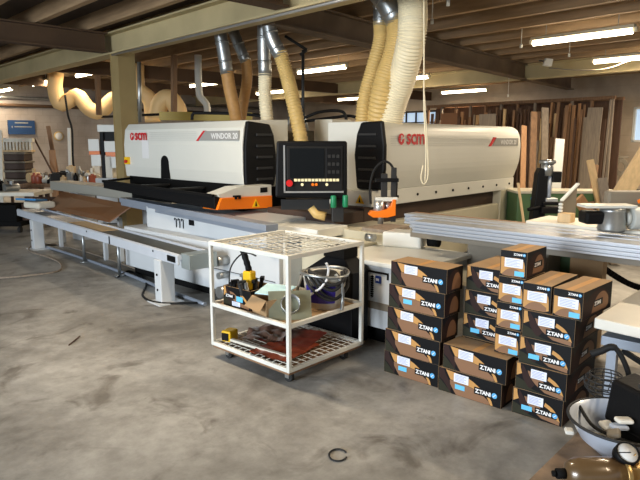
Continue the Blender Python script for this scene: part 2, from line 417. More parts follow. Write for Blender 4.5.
# white / orange end block
mb = MB().prism([(3.765, 4.93, 1.10), (4.03, 4.93, 1.165), (4.52, 4.93, 1.165), (4.52, 4.93, 1.03), (3.80, 4.93, 1.04)], (0, .22, 0))
part(mb, 'end_block', M_hood, ml, .006)
mb = MB().prism([(3.73, 4.90, .945), (3.79, 4.90, 1.065), (4.50, 4.90, 1.045), (4.50, 4.90, .905)], (0, .26, 0))
ob = part(mb, 'orange_guard', M_orange, ml, .006)
part(MB().prism([(4.20, 4.896, .935), (4.31, 4.896, .935), (4.255, 4.896, 1.025)], (0, .004, 0)), 'warning_triangle', M_yellow, ob)
part(MB().prism([(4.24, 4.894, .945), (4.27, 4.894, .945), (4.255, 4.894, 1.00)], (0, .003, 0)), 'warning_symbol', M_blackm, ob)
part(MB().box(4.35, 4.45, 4.922, 4.935, 1.085, 1.14), 'socket_plate', M_black, ml)
part(MB().box(3.96, 3.99, 4.89, 4.93, 1.04, 1.08).box(4.01, 4.04, 4.89, 4.93, 1.04, 1.08), 'latch', M_black, ml)
# latch slot on hood face
mb = MB().prism([(4.276, 6.70 + .085 * math.cos(a), 1.38 + .085 * math.sin(a)) for a in [math.pi * i / 10 for i in range(11)]] + [(4.276, 6.60, 1.17), (4.276, 6.80, 1.17)], (.012, 0, 0))
sl = part(mb, 'spindle_slot', M_blackm, hoodA)
part(MB().prism([(4.27, 6.70 + .035 * math.cos(R(a)), 1.37 + .055 * math.sin(R(a))) for a in range(0, 360, 30)], (.008, 0, 0)), 'slot_disc', M_silver, sl)
# graphics on the left hood (surface x = 4.285, reading towards -y)
def logo(parent, org, xd, sz, m=M_red, nm='brand_lettering'):
    X = Vector(xd); n = X.cross(Vector((0, 0, 1)))
    mb = text_mb('scm', sz * 1.22, .95, .022 * sz)
    place(mb, Vector(org) + X * sz * .74, xd, (0, 0, 1))
    c = Vector(org) + X * sz * .28 + Vector((0, 0, sz * .28))
    pts = [c + X * (math.cos(R(a)) * sz * .29) + Vector((0, 0, math.sin(R(a)) * sz * .31)) - n * .001 for a in range(0, 360, 15)]
    mb.add(pts, [tuple(range(len(pts)))]); part(mb, nm, m, parent)
    k = MB(); k.bar(c - X * sz * .02 + n * .002, c + X * sz * .32 + Vector((0, 0, sz * .10)) + n * .002, .002, sz * .09); k.bar(c - X * sz * .03 + Vector((0, 0, -sz * .15)) + n * .002, c + X * sz * .02 + Vector((0, 0, sz * .2)) + n * .002, .002, sz * .09)
    part(k, 'emblem_cut', M_hood, parent)
logo(hoodA, (4.283, 7.54, 1.665), (0, -1, 0), .165)
mb = MB()
for i in range(5): mb.box(4.279, 4.2845, 6.0, 7.05, 1.66 + i * .025, 1.6625 + i * .025)
part(mb, 'stripe_lines', M_lineprint, hoodA)
part(MB().prism([(4.279, 5.95, 1.655), (4.279, 5.2, 1.655), (4.279, 5.2, 1.765), (4.279, 5.85, 1.765)], (.02, 0, 0)), 'name_stripe', M_greyprint, hoodA)
part(MB().prism([(4.276, 6.0, 1.65), (4.276, 5.96, 1.65), (4.276, 5.81, 1.77), (4.276, 5.85, 1.77)], (.02, 0, 0)), 'red_slash', M_red, hoodA)
part(place(text_mb('WINDOR 20', .088, 1, .002), (4.2775, 5.70, 1.677), (0, -1, 0), (0, 0, 1)), 'model_lettering', M_paleprint, hoodA)
part(MB().box(4.2805, 4.2845, 7.07, 7.24, 1.42, 1.66), 'taped_sheet', M_paleprint, hoodA)
part(MB().box(4.25, 4.286, 7.57, 7.67, 1.33, 1.43), 'yellow_switch_plate', M_yellow, hoodA)
part(MB().cyl((4.25, 7.60, 1.37), (4.22, 7.60, 1.37), .022, n=12), 'red_switch', M_redknob, hoodA)
# lower body
body = part(MB().box(3.70, 4.85, 3.95, 6.78, .1, .60), 'base_cabinet', M_base, ml, .012)
part(MB().box(3.78, 4.8, 4.05, 6.7, 0, .1), 'plinth', M_blackm, ml)
part(MB().box(3.69, 3.70, 4.0, 6.7, .33, .335), 'panel_seam', M_bezel, body)
part(MB().box(3.86, 4.85, 4.3, 6.5, .60, .86), 'upper_body', M_base, ml, .01)
for y in (5.72, 5.79, 5.86):
    part(MB().tube([(3.852, y - .015, .66), (3.852, y - .015, .755), (3.852, y + .015, .765), (3.852, y + .02, .74)], .006, 6), 'hook', M_blackm, ml)
part(MB().box(3.845, 3.865, 5.50, 5.59, .71, .78), 'switch_plate', M_blackm, ml, .006)
part(MB().bar((4.04, 7.35, .87), (3.62, 3.95, .87), .14, .06).bar((4.04, 7.35, .82), (3.62, 3.95, .82), .10, .05), 'infeed_rail', M_greyblue, ml, .004)
part(MB().box(4.42, 4.8, 7.2, 10.6, .80, .95), 'rear_beam', mat('rear_beam_paint', lin(150, 148, 138), .5), ml, .01)
for y in (7.3, 9.6): part(MB().box(4.45, 4.75, y, y + .3, 0, .80), 'rear_beam_support', M_base, ml)
part(MB().box(4.3, 5.0, 5.2, 7.6, .86, 1.16), 'inner_body', M_blackm, ml)
# long carriage beam and tables in the inner corner
part(MB().box(3.98, 4.42, 3.72, 6.3, .74, .83), 'carriage_beam', M_white, ml, .006)
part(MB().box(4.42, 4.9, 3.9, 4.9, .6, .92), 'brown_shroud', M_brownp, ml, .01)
part(MB().box(4.0, 4.9, 3.3, 3.95, .1, .72), 'corner_base', M_beige, ml, .01)
# round plug connectors at the near end of the base
mb = MB(); mb.cyl((3.70, 4.72, .45), (3.56, 4.72, .45), .05); mb.cyl((3.70, 4.72, .3), (3.58, 4.72, .3), .035); mb.cyl((3.70, 4.68, .14), (3.55, 4.68, .14), .06)
part(mb, 'valve', M_steel, ml)

# ================================================================== RIGHT MACHINING UNIT
YB = 3.8; XB0, XB1 = 5.1, 8.40
mr = empty('machining_unit', (6.5, 4.3, 0), 0, 'right unit of the white machining centre, its hood facing right above the carton stacks', 'machine')
pr = [(p.x, p.y) for p in catmull([(3.87, 1.12, 0), (3.80, 1.32, 0), (3.78, 1.5, 0), (3.79, 1.68, 0), (3.84, 1.80, 0), (3.93, 1.85, 0), (4.05, 1.86, 0)], 18)] + [ (4.6, 1.86), (4.6, 1.1)]
hoodB = part(MB().prism([(XB0, y, z) for y, z in pr], (XB1 - XB0, 0, 0)), 'hood', M_hood, mr, .01)
cp = [(3.80, 1.13), (3.76, 1.35), (3.76, 1.6), (3.80, 1.86), (4.08, 1.85), (4.14, 1.72), (4.17, 1.5), (4.15, 1.3), (4.13, 1.13)]
capb = part(MB().prism([(5.05, y, z) for y, z in cp], (.06, 0, 0)), 'end_cap', M_black, mr, .02)
for i in range(5):
    z = 1.72 - i * .125
    part(MB().box(5.035, 5.06, 3.86, 4.10, z - .012, z + .012), 'louvre', M_bezel, capb, .004)
low = part(MB().box(XB0 - .12, XB1, 3.86, 4.5, .95, 1.12), 'skirt_panel', M_hood, mr, .006)
mb = MB()
for i in range(8): x = 5.45 + i * .4; mb.cyl((x, 3.862, 1.035), (x, 3.85, 1.035), .016, n=10)
part(mb, 'screws', M_blackm, low)
wt = MB().prism([(4.973, 3.96, .98), (4.973, 4.08, .98), (4.973, 4.02, 1.08)], (.006, 0, 0))
part(wt, 'warning_triangle', M_yellow, low)
part(MB().prism([(4.970, 4.005, .992), (4.970, 4.035, .992), (4.970, 4.02, 1.05)], (.006, 0, 0)), 'warning_symbol', M_blackm, low)
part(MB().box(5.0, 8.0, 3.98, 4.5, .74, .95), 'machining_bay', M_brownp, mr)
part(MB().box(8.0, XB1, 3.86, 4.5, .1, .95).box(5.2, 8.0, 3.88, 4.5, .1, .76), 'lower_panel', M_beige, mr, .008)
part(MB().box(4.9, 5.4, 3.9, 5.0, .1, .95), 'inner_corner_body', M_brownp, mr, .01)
part(MB().box(5.62, 6.0, 5.0, 5.3, .1, 1.92), 'rear_cabinet', M_cabin, mr, .01)
part(MB().box(5.3, 5.62, 5.3, 5.6, .1, 1.78), 'rear_box', M_taupe, mr, .01)
logo(hoodB, (5.33, 3.777, 1.615), (1, 0, 0), .20)
mb = MB()
for i in range(5): mb.box(5.2, 7.45, 3.776, 3.785, 1.60 + i * .025, 1.602 + i * .025)
part(mb, 'stripe_lines', M_lineprint, hoodB)
part(MB().prism([(7.50, 3.774, 1.585), (8.30, 3.774, 1.585), (8.30, 3.774, 1.69), (7.62, 3.774, 1.69)], (0, .03, 0)), 'name_stripe', M_greyprint, hoodB)
part(MB().prism([(7.40, 3.77, 1.58), (7.46, 3.77, 1.58), (7.61, 3.77, 1.70), (7.55, 3.77, 1.70)], (0, .03, 0)), 'red_slash', M_red, hoodB)
part(place(text_mb('WINDOR 20', .088, 1, .002), (7.74, 3.771, 1.605), (1, 0, 0), (0, 0, 1)), 'model_lettering', M_paleprint, hoodB)
# strap hanging over the hood
mb = MB(); c = catmull([at(424, 0, 5.2), at(424, 60, 5.2), at(424, 110, 5.2), at(426, 150, 5.2), at(425, 182, 5.2)], 20); mb.tube(c, .006, 6)
c = catmull([at(424, 90, 5.2), at(427, 140, 5.2), at(428, 175, 5.2), at(424, 184, 5.2), at(421, 178, 5.2), at(423, 165, 5.2)], 20); mb.tube(c, .0055, 6)
mb.solo('hanging_cord', M_hosewht, 'thin pale cord hanging from the roof in front of the right hood', 'cord', at(424, 182, 5.2))

# front cabinet of the right unit
cb = empty('control_cabinet', (4.05, 2.85, 0), 0, 'pale grey cabinet with blue sticker between the white cart and left carton stack', 'cabinet')
part(MB().box(3.72, 4.5, 2.44, 3.27, .14, .66), 'cabinet_body', M_base, cb, .01)
part(MB().box(3.69, 4.53, 2.41, 3.29, .66, .70), 'cabinet_top', M_white, cb, .008)
part(MB().box(3.80, 4.4, 2.5, 3.2, 0, .14), 'plinth', M_blackm, cb)
part(MB().box(3.714, 3.72, 2.44, 3.27, .30, .36), 'grey_band', M_taupe, cb)
part(MB().box(3.711, 3.72, 2.70, 2.93, .60, .615).box(3.711, 3.72, 2.70, 2.715, .56, .6), 'cable_slot', M_blackm, cb)
mb = MB()
for i in range(10): mb.box(3.708, 3.72, 2.85, 2.875, .40 + i * .018, .41 + i * .018)
mb.box(3.712, 3.72, 2.86, 2.865, .39, .58)
part(mb, 'vent_strip', M_blackm, cb)
part(MB().box(3.712, 3.72, 2.775, 2.83, .52, .58), 'blue_sticker', M_navy, cb)
part(place(text_mb('m', .04, 1, .001), (3.711, 2.822, .54), (0, -1, 0), (0, 0, 1)), 'sticker_mark', M_textw, cb)
# black dust hopper behind cart
dh = empty('dust_hopper', (3.58, 3.2, 0), 0, 'black funnel shaped dust hopper behind the white cart and bucket', 'hopper')
z1 = .60
mb = MB(); mb.add([(3.47, 2.87, .04), (3.68, 2.87, .04), (3.68, 3.45, .04), (3.47, 3.45, .04), (3.47, 2.87, .63), (3.68, 2.87, .63), (3.68, 3.45, .55), (3.47, 3.45, .55),
                   (3.52, 3.0, .72), (3.68, 3.0, .72), (3.68, 3.2, .72), (3.52, 3.2, .72)],
                  [(3, 2, 1, 0), (0, 1, 5, 4), (1, 2, 6, 5), (2, 3, 7, 6), (3, 0, 4, 7), (4, 5, 9, 8), (5, 6, 10, 9), (6, 7, 11, 10), (7, 4, 8, 11), (8, 9, 10, 11)])
part(mb, 'funnel', M_black, dh, .008); part(MB().box(3.51, 3.68, 2.99, 3.21, .72, .80), 'collar', M_blackm, dh)
for y in (2.9, 3.35): part(MB().box(3.5, 3.66, y, y + .05, 0, .04), 'foot', M_blackm, dh)

# console
K = empty('control_console', (4.195, 4.0, .88), R(-47.2 + 3), 'black swivel control console with dark screen and row of buttons', 'console')
hs = MB().prism([(-.355, -.06, .23), (.35, -.06, .20), (.345, -.06, .77), (-.335, -.06, .77)], (0, .2, 0)).build('console_housing', M_black, K, bev=.02)
MB().box(-.24, .30, -.075, -.06, .29, .72).build('fascia', mat('fascia_black', (.014, .014, .014), .45), hs, bev=.006)
MB().box(-.21, .12, -.082, -.074, .42, .70).build('screen', M_screen, hs)
MB().box(.14, .28, -.082, -.074, .42, .70).build('key_block', M_black, hs, bev=.004)
for i in range(9):
    MB().box(.155 + (i % 3) * .042, .183 + (i % 3) * .042, -.088, -.08, .46 + (i // 3) * .075, .49 + (i // 3) * .075).build('key', M_bezel, hs)
for i in range(13):
    MB().box(-.17 + i * .034, -.143 + i * .034, -.09, -.07, .385, .41).build('button', M_cream_btn, hs, bev=.002)
for i, c_ in ((2, M_cream_btn), (5, M_orange), (6, M_orange), (9, M_cream_btn)):
    MB().cyl((-.16 + i * .034, -.095, .355), (-.16 + i * .034, -.07, .355), .014, n=12).build('round_button', c_, hs)
MB().cyl((-.215, -.12, .37), (-.215, -.07, .37), .032, n=20).build('emergency_stop', M_redknob, hs)
MB().box(-.27, .31, -.085, -.06, .275, .29).box(-.27, -.255, -.085, -.06, .275, .73).build('trim_strip', M_silver, hs)
MB().cyl((.21, -.1, .13), (.21, -.1, .25), .028, n=16).build('green_knob', M_green, hs, bev=.01)
MB().cyl((.33, -.06, .13), (.33, -.06, .25), .028, n=16).build('green_knob', M_green, hs, bev=.01)
MB().box(.2, .32, -.03, .08, -.02, .22).build('post', M_bezel, K, bev=.01)
MB().tube([(.0, .05, .12), (.05, .04, .05), (.14, .02, .03)], .045, 14).build('hose_stub', M_hoseyel, K)
MB().box(-.3, .18, .02, .06, .1, .2).build('bracket', M_bezel, K)

# spindle unit with orange guard
sp = empty('spindle_unit', (4.73, 3.55, .83), R(-47.2), 'small spindle unit with orange guard and looped black cable', 'machine')
mb = MB().prism([(x, -.08, z) for x, z in ((-.13, .10), (-.10, .135), (-.03, .135), (.05, .15), (.09, .18), (.11, .25), (.14, .25), (.14, .09), (.06, .07), (-.08, .07))], (0, .12, 0))
mb.build('orange_guard', M_orange, sp, bev=.005)
mb = MB(); mb.cyl((-.02, -.02, .10), (-.02, -.02, .24), .055); mb.cyl((.07, .02, .14), (.07, .02, .22), .035); mb.build('cylinder', M_silver, sp)
MB().box(-.06, .16, -.06, .05, .23, .27).build('clamp_plate', M_hood, sp, bev=.005)
MB().box(.0, .06, -.03, .03, .27, .50).box(.1, .15, -.02, .04, .02, .56).build('column', M_bezel, sp, bev=.004)
MB().box(-.06, .17, -.04, .05, .42, .455).build('cross_plate', M_black, sp, bev=.004)
mb = MB(); mb.tube(catmull([(-.10, 0, .2), (-.11, 0, .38), (-.07, 0, .54), (.02, 0, .62), (.10, 0, .58), (.15, 0, .44), (.15, 0, .26)], 30), .012, 8); mb.build('cable_loop', M_rubber, sp)
MB().cyl((0, 0, 0), (0, 0, .12), .03).build('stem', M_steel, sp)
part(MB().box(4.35, 5.05, 3.2, 3.9, .62, .80), 'spindle_table', M_beige, mr, .008)
part(MB().box(4.40, 4.80, 3.24, 3.52, .80, .83), 'wood_packer', M_wood4, mr)

# rotating white housing below profiles
rh = empty('drive_housing', (4.36, 3.0, .70), R(8), 'white wedge shaped drive housing on top of the pale cabinet', 'machine')
MB().prism([(-.06, .2, 0), (.0, -.16, 0), (.2, -.14, 0), (.18, .2, 0)], (0, 0, .14)).build('housing', M_white, rh, bev=.02)
MB().cyl((.1, -.19, .07), (.1, -.29, .07), .05).build('motor_shaft', M_blackm, rh)
MB().cyl((-.1, .34, .08), (-.1, .25, .08), .035).build('gas_spring', M_steel, rh)

# taupe sheet metal wing behind the cartons
wg = empty('machine_wing', (4.5, 2.2, 0), 0, 'taupe sheet metal wing with black bolts behind the carton stacks', 'machine')
part(MB().prism([(4.5, 2.45, .45), (4.5, 1.75, .45), (4.5, 1.75, .82), (4.5, 2.0, .88), (4.5, 2.45, .88)], (.5, 0, 0)), 'side_sheet', M_taupe, wg, .006)
part(MB().box(3.95, 4.9, 1.5, 2.42, .56, .60), 'shelf_plate', M_beige, wg, .006)
part(MB().box(4.2, 4.8, 1.8, 2.3, 0, .56), 'pedestal', M_taupe, wg)
mb = MB()
for y in (1.9, 2.0, 2.1, 2.2): mb.cyl((3.955, y, .58), (3.94, y, .58), .012, n=8)
part(mb, 'bolts', M_blackm, wg)

# ------------------------------------------------------------------ aluminium feed table on the right
ft = empty('feed_table', (4.35, 1.6, 0), 0, 'long silver aluminium feed beam with white table top, crossing the right side', 'table')
def grooved(x0, x1, y0, y1, z0, z1, n, d=.012):
    pts = [(x1, z0), (x1, z1), (x0, z1)]; h = (z1 - z0) / (2 * n + 1)
    for i in range(n):
        a = z1 - h * (2 * i + 1); pts += [(x0, a), (x0 + d, a - .003), (x0 + d, a - h + .003), (x0, a - h)]
    pts += [(x0, z0)]
    return MB().prism([(x, y0, z) for x, z in pts], (0, y1 - y0, 0))
part(grooved(4.06, 4.25, -.4, 2.72, .905, 1.0, 3), 'front_profile', M_alu, ft)
part(grooved(4.255, 4.37, -.4, 2.88, .91, 1.004, 2), 'middle_profile', M_alu, ft)
part(grooved(4.375, 4.50, -.4, 3.02, .92, 1.008, 2), 'rear_profile', M_alu, ft)
part(MB().box(4.5, 4.95, -.4, 1.95, .97, 1.03), 'table_top', M_white2, ft, .006)
part(MB().box(4.5, 4.62, 1.95, 3.05, .95, 1.0), 'brown_strip', M_wood2, ft)
part(MB().box(4.3, 4.5, -.2, 2.9, .82, .90), 'under_beam', M_taupe, ft)
for y in (-.2, 1.72): part(MB().box(4.2, 4.32, y, y + .12, 0, .80), 'leg', M_bezel, ft, .004)
# energy chains
def chain(pts, n, label):
    c = catmull(pts, n); mb = MB()
    for i in range(n):
        a, b = c[i], c[i + 1]; d = b - a
        mb.bar(a + d * .12, b - d * .12, .06, .045)
        mb.bar(a, b, .02, .02)
    return mb.solo('cable_chain', M_blackm, label, 'cable chain', c[-1])
chain([at(580, 252, 4.6), at(594, 261, 4.6), at(612, 274, 4.6), at(632, 285, 4.6), at(655, 291, 4.6)], 24, 'black energy chain sagging beneath the silver feed beam at right')
chain([at(452, 262, 4.95), at(470, 254, 5.1), at(492, 249, 5.2), at(512, 248, 5.3)], 16, 'black toothed energy chain lying behind the carton stacks')
# green and pale boxes under the beam
MB().box(4.75, 4.9, 1.55, 1.75, 0, .82).solo('machine_post', M_greenm, 'teal green post under the feed beam behind topmost carton', 'post', (4.8, 1.65, 0))
MB().box(4.6, 4.7, 1.38, 1.62, 0, .80).solo('cardboard_sheet', M_card, 'upright tan cardboard sheet standing under the feed beam', 'cardboard', (4.65, 1.5, 0))

# motor / power feeder on the table
pf = empty('power_feeder', (4.75, 1.35, 1.03), 0, 'grey and black feeder motor with silver drum on the right table', 'machine')
P0 = at(590, 218, 6.1)
r_ = Matrix.Rotation(R(-47.2), 3, 'Z')
pf.location = atz(611, 231, 1.03); pf.rotation_euler.z = R(-47.2)
MB().lathe([(0, 0), (.085, 0), (.095, .02), (.085, .05), (.09, .06), (.08, .13), (.085, .135), (.085, .16), (0, .16)], (0, 0, 0)).build('drum', M_steel, pf)
MB().box(-.20, -.06, -.04, .1, .05, .14).build('black_motor', M_black, pf, bev=.02)
MB().box(-.21, .14, -.06, .1, .165, .185).build('cover_plate', M_hood, pf, bev=.004)
MB().cyl((.12, 0, .09), (.42, 0, .09), .08, n=24).cyl((.09, 0, .09), (.12, 0, .09), .05).build('grey_motor', mat('motor_grey', lin(178, 180, 174), .45), pf, bev=.01)
MB().box(.02, .5, .12, .2, .12, .27).build('support_arm', M_taupe, pf, bev=.02)
mb = MB(); mb.tube(catmull([(.2, .05, .2), (.25, .0, .23), (.35, 0, .24), (.5, 0, .24)], 10), .014, 8); mb.build('orange_cable', M_orange, pf)
pb = atz(566, 222, 1.03); MB().box(pb.x - .05, pb.x + .05, pb.y - .05, pb.y + .05, 1.03, 1.10).solo('wood_block', M_wood, 'small pale wood block on white table left of the feeder motor', 'wood block', (pb.x, pb.y, 1.03), bev=.004)

# ------------------------------------------------------------------ moulder group: green machine and black column
gm = empty('woodworking_machine', B(6.9, 2.2, 0), BA, '', '')
P = at(540, 225, 8.2)
gm.location = (P.x, P.y, 0); gm.rotation_euler.z = R(-47.2)
tag(gm, 'old green woodworking machine with pale table edge in front of timber', 'machine')
MB().box(-.34, .62, 0, .6, 0, .93).build('machine_body', M_greenm, gm, bev=.02)
MB().prism([(-.36, -.02, .93), (1.1, -.02, .93), (1.1, .35, .93), (-.36, .6, .93)], (0, 0, .035)).build('table_top', mat('worn_steel', lin(196, 190, 170), .4, .3), gm, bev=.004)
MB().prism([(.6, 0, .80), (1.08, 0, .90), (1.08, 0, .93), (.6, 0, .93)], (0, .3, 0)).build('table_rib', M_greenm, gm)
for x in (-.12, .4): MB().cyl((x, -.01, .86), (x, -.04, .86), .04).build('blue_knob', M_bluebag, gm)
dp = empty('drill_column', (0, 0, 0), 0, 'black column machine with silver motor head behind the feed beam', 'machine')
P = at(541, 222, 6.5); dp.location = (P.x, P.y, 0); dp.rotation_euler.z = R(-47.2)
MB().prism([(-.1, 0, .7), (.04, 0, .7), (.05, 0, 1.33), (-.03, 0, 1.36), (-.06, 0, 1.3)], (0, .14, 0)).build('column', M_black, dp, bev=.01)
MB().cyl((.05, .05, 1.27), (.05, .05, 1.42), .065).lathe([(.07, 1.40), (.09, 1.41), (.09, 1.44), (0, 1.45)], (.05, .05, 0)).build('motor_head', M_steel, dp)
MB().box(.1, .2, .0, .1, 1.2, 1.32).build('switch_box', M_black, dp, bev=.01)
MB().cyl((.08, .05, 1.0), (.08, .05, 1.27), .03).build('spindle', M_greyblue, dp)
MB().box(-.02, .24, -.05, .15, .86, .93).box(.0, .2, -.03, .1, .95, .99).cyl((-.16, 0, .9), (-.02, 0, .93), .02).build('head_block', M_black, dp, bev=.01)
MB().box(.03, .16, -.03, .1, .99, 1.03).build('steel_clamp', M_silver, dp, bev=.006)
MB().box(-.3, .3, -.1, .25, 0, .7).build('pedestal', M_black, dp, bev=.01)
# jig with teeth
P = at(573, 212, 6.0)
jg = empty('fence_jig', (P.x, P.y, 1.03), R(-20), 'pale board with bead edge leaning upright on the white table', 'jig')
jg.location = atz(567, 221, 1.03)
MB().prism([(-.07, 0, 0), (.09, 0, 0), (.09, 0, .28), (-.07, 0, .16)], (0, .02, 0)).build('board', M_taupe, jg)
mb = MB(); mb.bar((-.075, 0, .165), (.095, 0, .29), .03, .012)
for i in range(6): mb.cyl((-.075, -.01, .01 + i * .025), (-.075, .02, .01 + i * .025), .01, n=8)
mb.build('bead_edge', M_white, jg)

# ------------------------------------------------------------------ infeed conveyor on the left
cv = empty('roller_conveyor', (3.18, 4.83, 0), R(-5.1), 'long pale metal conveyor trough on two legs at the left', 'conveyor')
LC = 5.3
MB().prism([(0, 0, .455), (.03, 0, .455), (.03, 0, .50), (.05, 0, .50), (.05, 0, .555), (.02, 0, .565), (0, 0, .55)], (0, LC, 0)).build('front_rail', mat('conveyor_paint', lin(196, 202, 210), .4, .15, var=.03), cv, bev=.004)
MB().box(.32, .35, 0, LC, .50, .565).build('rear_rail', MATS['conveyor_paint'], cv, bev=.004)
MB().box(.05, .32, 0, LC, .50, .54).build('belt', mat('belt_grey', lin(84, 86, 82), .6, var=.08), cv)
MB().box(.1, .32, 2.1, 3.2, .54, .546).build('wooden_strip', M_wood, cv)
MB().box(.05, .32, 3.2, LC, .54, .546).build('steel_slide', M_greyblue, cv)
MB().box(-.004, 0, 1.6, 1.63, .46, .55).box(-.004, 0, 2.3, 2.32, .52, .54).box(-.004, 0, .5, .52, .52, .54).build('rail_marks', M_blackm, cv)
MB().box(-.008, .03, .04, .2, .475, .535).build('black_clip', M_black, cv, bev=.003)
MB().box(.05, .36, -.14, .02, .42, .57).build('end_box', mat('zinc_plate', lin(150, 160, 160), .35, .4), cv, bev=.004)
for y in (.33, 4.45):
    lg = MB().box(-.02, .14, y, y + .14, .01, .455).build('leg', M_base, cv, bev=.01)
    MB().box(-.08, .2, y - .07, y + .2, 0, .012).build('foot_plate', M_base, lg)
    MB().cyl((-.022, y + .07, .14), (-.03, y + .07, .14), .012, n=8).cyl((-.022, y + .07, .3), (-.03, y + .07, .3), .012, n=8).build('bolt', M_blackm, lg)
for y in (1.75, 2.9):
    lg = MB().cyl((.2, y + .1, .02), (.2, y + .1, .50), .02).build('slim_leg', M_steel, cv); MB().cyl((.2, y + .1, 0), (.2, y + .1, .02), .06).build('foot_disc', M_steel, lg)
# brown board on sloped rack beyond
bb = empty('board_chute', (4.1, 8.5, 0), 0, 'wide brown board lying sloped beyond the conveyor, against the machine', 'board')
part(MB().prism([(3.81, 7.34, .58), (3.93, 9.7, .58), (4.35, 9.95, .79), (4.05, 7.15, .79)], (0, 0, .02)), 'board', M_brownb, bb)
for p in ((4.0, 7.45), (3.93, 9.2), (4.15, 9.6), (3.9, 7.7)):
    part(MB().box(p[0], p[0] + .05, p[1], p[1] + .05, 0, .61), 'leg', M_base, bb)
# bag and blue wrap on far conveyor end
q = atz(30, 199, .62)
MB().obox((3.8, 9.55, .66), .3, .42, .10, Matrix.Rotation(R(10), 3, 'Z')).solo('white_package', M_white2, 'white package lying on the far end of the conveyor', 'package', (3.8, 9.55, .61), bev=.03)
MB().obox((3.76, 9.75, .73), .26, .4, .03, Matrix.Rotation(R(25), 3, 'Z') @ Matrix.Rotation(R(6), 3, 'Y')).solo('plastic_wrap', M_bluebag, 'blue plastic wrap on top of the white package', 'wrap', (3.76, 9.75, .715), bev=.012)
# cables on floor
mb = MB(); mb.tube([p + Vector((0, 0, .012)) for p in catmull([atz(0, 279, 0), atz(25, 277, 0), atz(58, 272, 0), atz(60, 264, 0), atz(48, 258, 0), atz(30, 252, 0), atz(33, 247, 0), atz(60, 246, 0), atz(100, 257, 0), atz(150, 275, 0)], 60)], .012, 8)
mb.solo('floor_cable', M_wood4, 'pale looping cable on the floor by the far conveyor leg', 'cable', atz(48, 258, 0))
mb = MB(); mb.tube([p + Vector((0, 0, .02)) for p in catmull([atz(40, 246, 0), atz(75, 257, 0), atz(120, 273, 0), atz(160, 289, 0), atz(205, 306, 0)], 40)], .02, 8)
mb.solo('floor_hose', M_greyblue, 'grey hose lying straight along the floor under the conveyor', 'hose', atz(120, 273, 0))
mb = MB(); mb.tube([p + Vector((0, 0, .012)) for p in catmull([atz(118, 278, 0), atz(130, 272, 0), atz(146, 283, 0), atz(143, 297, 0), atz(160, 304, 0), atz(198, 304, 0)], 40)], .012, 8)
mb.solo('floor_cable', M_rubber, 'black cable curling on floor beside the near conveyor leg', 'cable', atz(146, 283, 0))
mb = MB(); mb.tube([atz(338 + 9 * math.cos(R(a)), 456 + 6 * math.sin(R(a)) , 0) + Vector((0, 0, .006)) for a in range(20, 340, 12)], .005, 6)
mb.solo('wire_ring', M_bezel, 'small loop of dark wire lying alone on the concrete floor', 'wire', atz(338, 456, 0))

# ================================================================== WHITE CART
ct = empty('wire_cart', (2.63, 2.72, 0), 0, 'white square frame cart with wire mesh shelves on casters', 'cart')
CW, CD = .80, .86; t = .027
def C(mb, name, m, bev=.003): return mb.build(name, m, ct, bev=bev)
for x in (0, CW - t):
    for y in (0, CD - t): C(MB().box(x, x + t, y, y + t, .10, .91), 'post', M_cartw)
def frame(z, h=.03):
    mb = MB(); mb.box(t, CW - t, 0, t, z, z + h); mb.box(t, CW - t, CD - t, CD, z, z + h); mb.box(0, t, t, CD - t, z, z + h); mb.box(CW - t, CW, t, CD - t, z, z + h); return mb
for z in (.88, .41, .10): C(frame(z), 'shelf_frame', M_cartw)
def mesh(z, nx, ny, wob, m):
    mb = MB()
    for i in range(1, nx):
        x = CW * i / nx; mb.tube([(x, .02 + (CD - .04) * j / 12, z + wob * math.sin(j * 1.9 + i)) for j in range(13)], .0027, 5)
    for j in range(1, ny):
        y = CD * j / ny; mb.tube([(.02 + (CW - .04) * i / 12, y, z + wob * math.sin(i * 1.7 + j * 2)) for i in range(13)], .0027, 5)
    return C(mb, 'wire_mesh', m, 0)
mesh(.895, 14, 15, .004, M_white2); mesh(.132, 13, 14, .001, M_white2)
C(MB().box(t, CW - t, t, CD - t, .412, .42), 'shelf_panel', M_card)
C(MB().box(.01, CW - .01, .01, CD - .01, .08, .10), 'base_board', M_wood2)
for x, y in ((.08, .08), (.66, .08), (.08, .74), (.66, .74)):
    cs = C(MB().cyl((x - .015, y, .035), (x + .015, y, .035), .035, n=18), 'caster', M_bezel, 0)
    MB().box(x - .025, x - .018, y - .02, y + .02, .03, .08).box(x + .018, x + .025, y - .02, y + .02, .03, .08).box(x - .025, x + .025, y - .02, y + .02, .072, .08).build('caster_fork', M_steel, cs)

# --- carton artwork -------------------------------------------------
def art(poly, L, H):  # poly in 0..1 of the face
    return [(u * L, v * H) for u, v in poly]
def arc(pts, n=10):
    return [tuple(p.xy) for p in catmull([(a, b, 0) for a, b in pts], n)]
FACE_A = [
    (M_olive, [(0, 0)] + arc([(0, .55), (.06, .42), (.14, .22), (.24, .0)])),
    (M_dbrn, [(0, 1), (0, .6)] + arc([(0, .6), (.08, .45), (.16, .2), (.2, .05)]) [1:] + arc([(.22, .3), (.19, .5), (.12, .75), (.08, 1)])),
    (M_tan, [(.12, .97)] + arc([(.12, .97), (.30, .93), (.5, .84), (.66, .62), (.78, .38)]) [1:] + arc([(.74, .34), (.6, .48), (.4, .56), (.2, .6)])),
    (M_brn, arc([(.19, .58), (.34, .57), (.5, .52), (.64, .44), (.74, .3)]) + arc([(.84, .12), (.82, .02)], 3) + [(.30, .02)] + arc([(.26, .16), (.2, .4)], 3)),
    (M_tan, arc([(.78, .34), (.83, .3), (.86, .2), (.88, .03)], 6) + [(.84, .03)] + arc([(.83, .12), (.81, .2)], 3)),
]
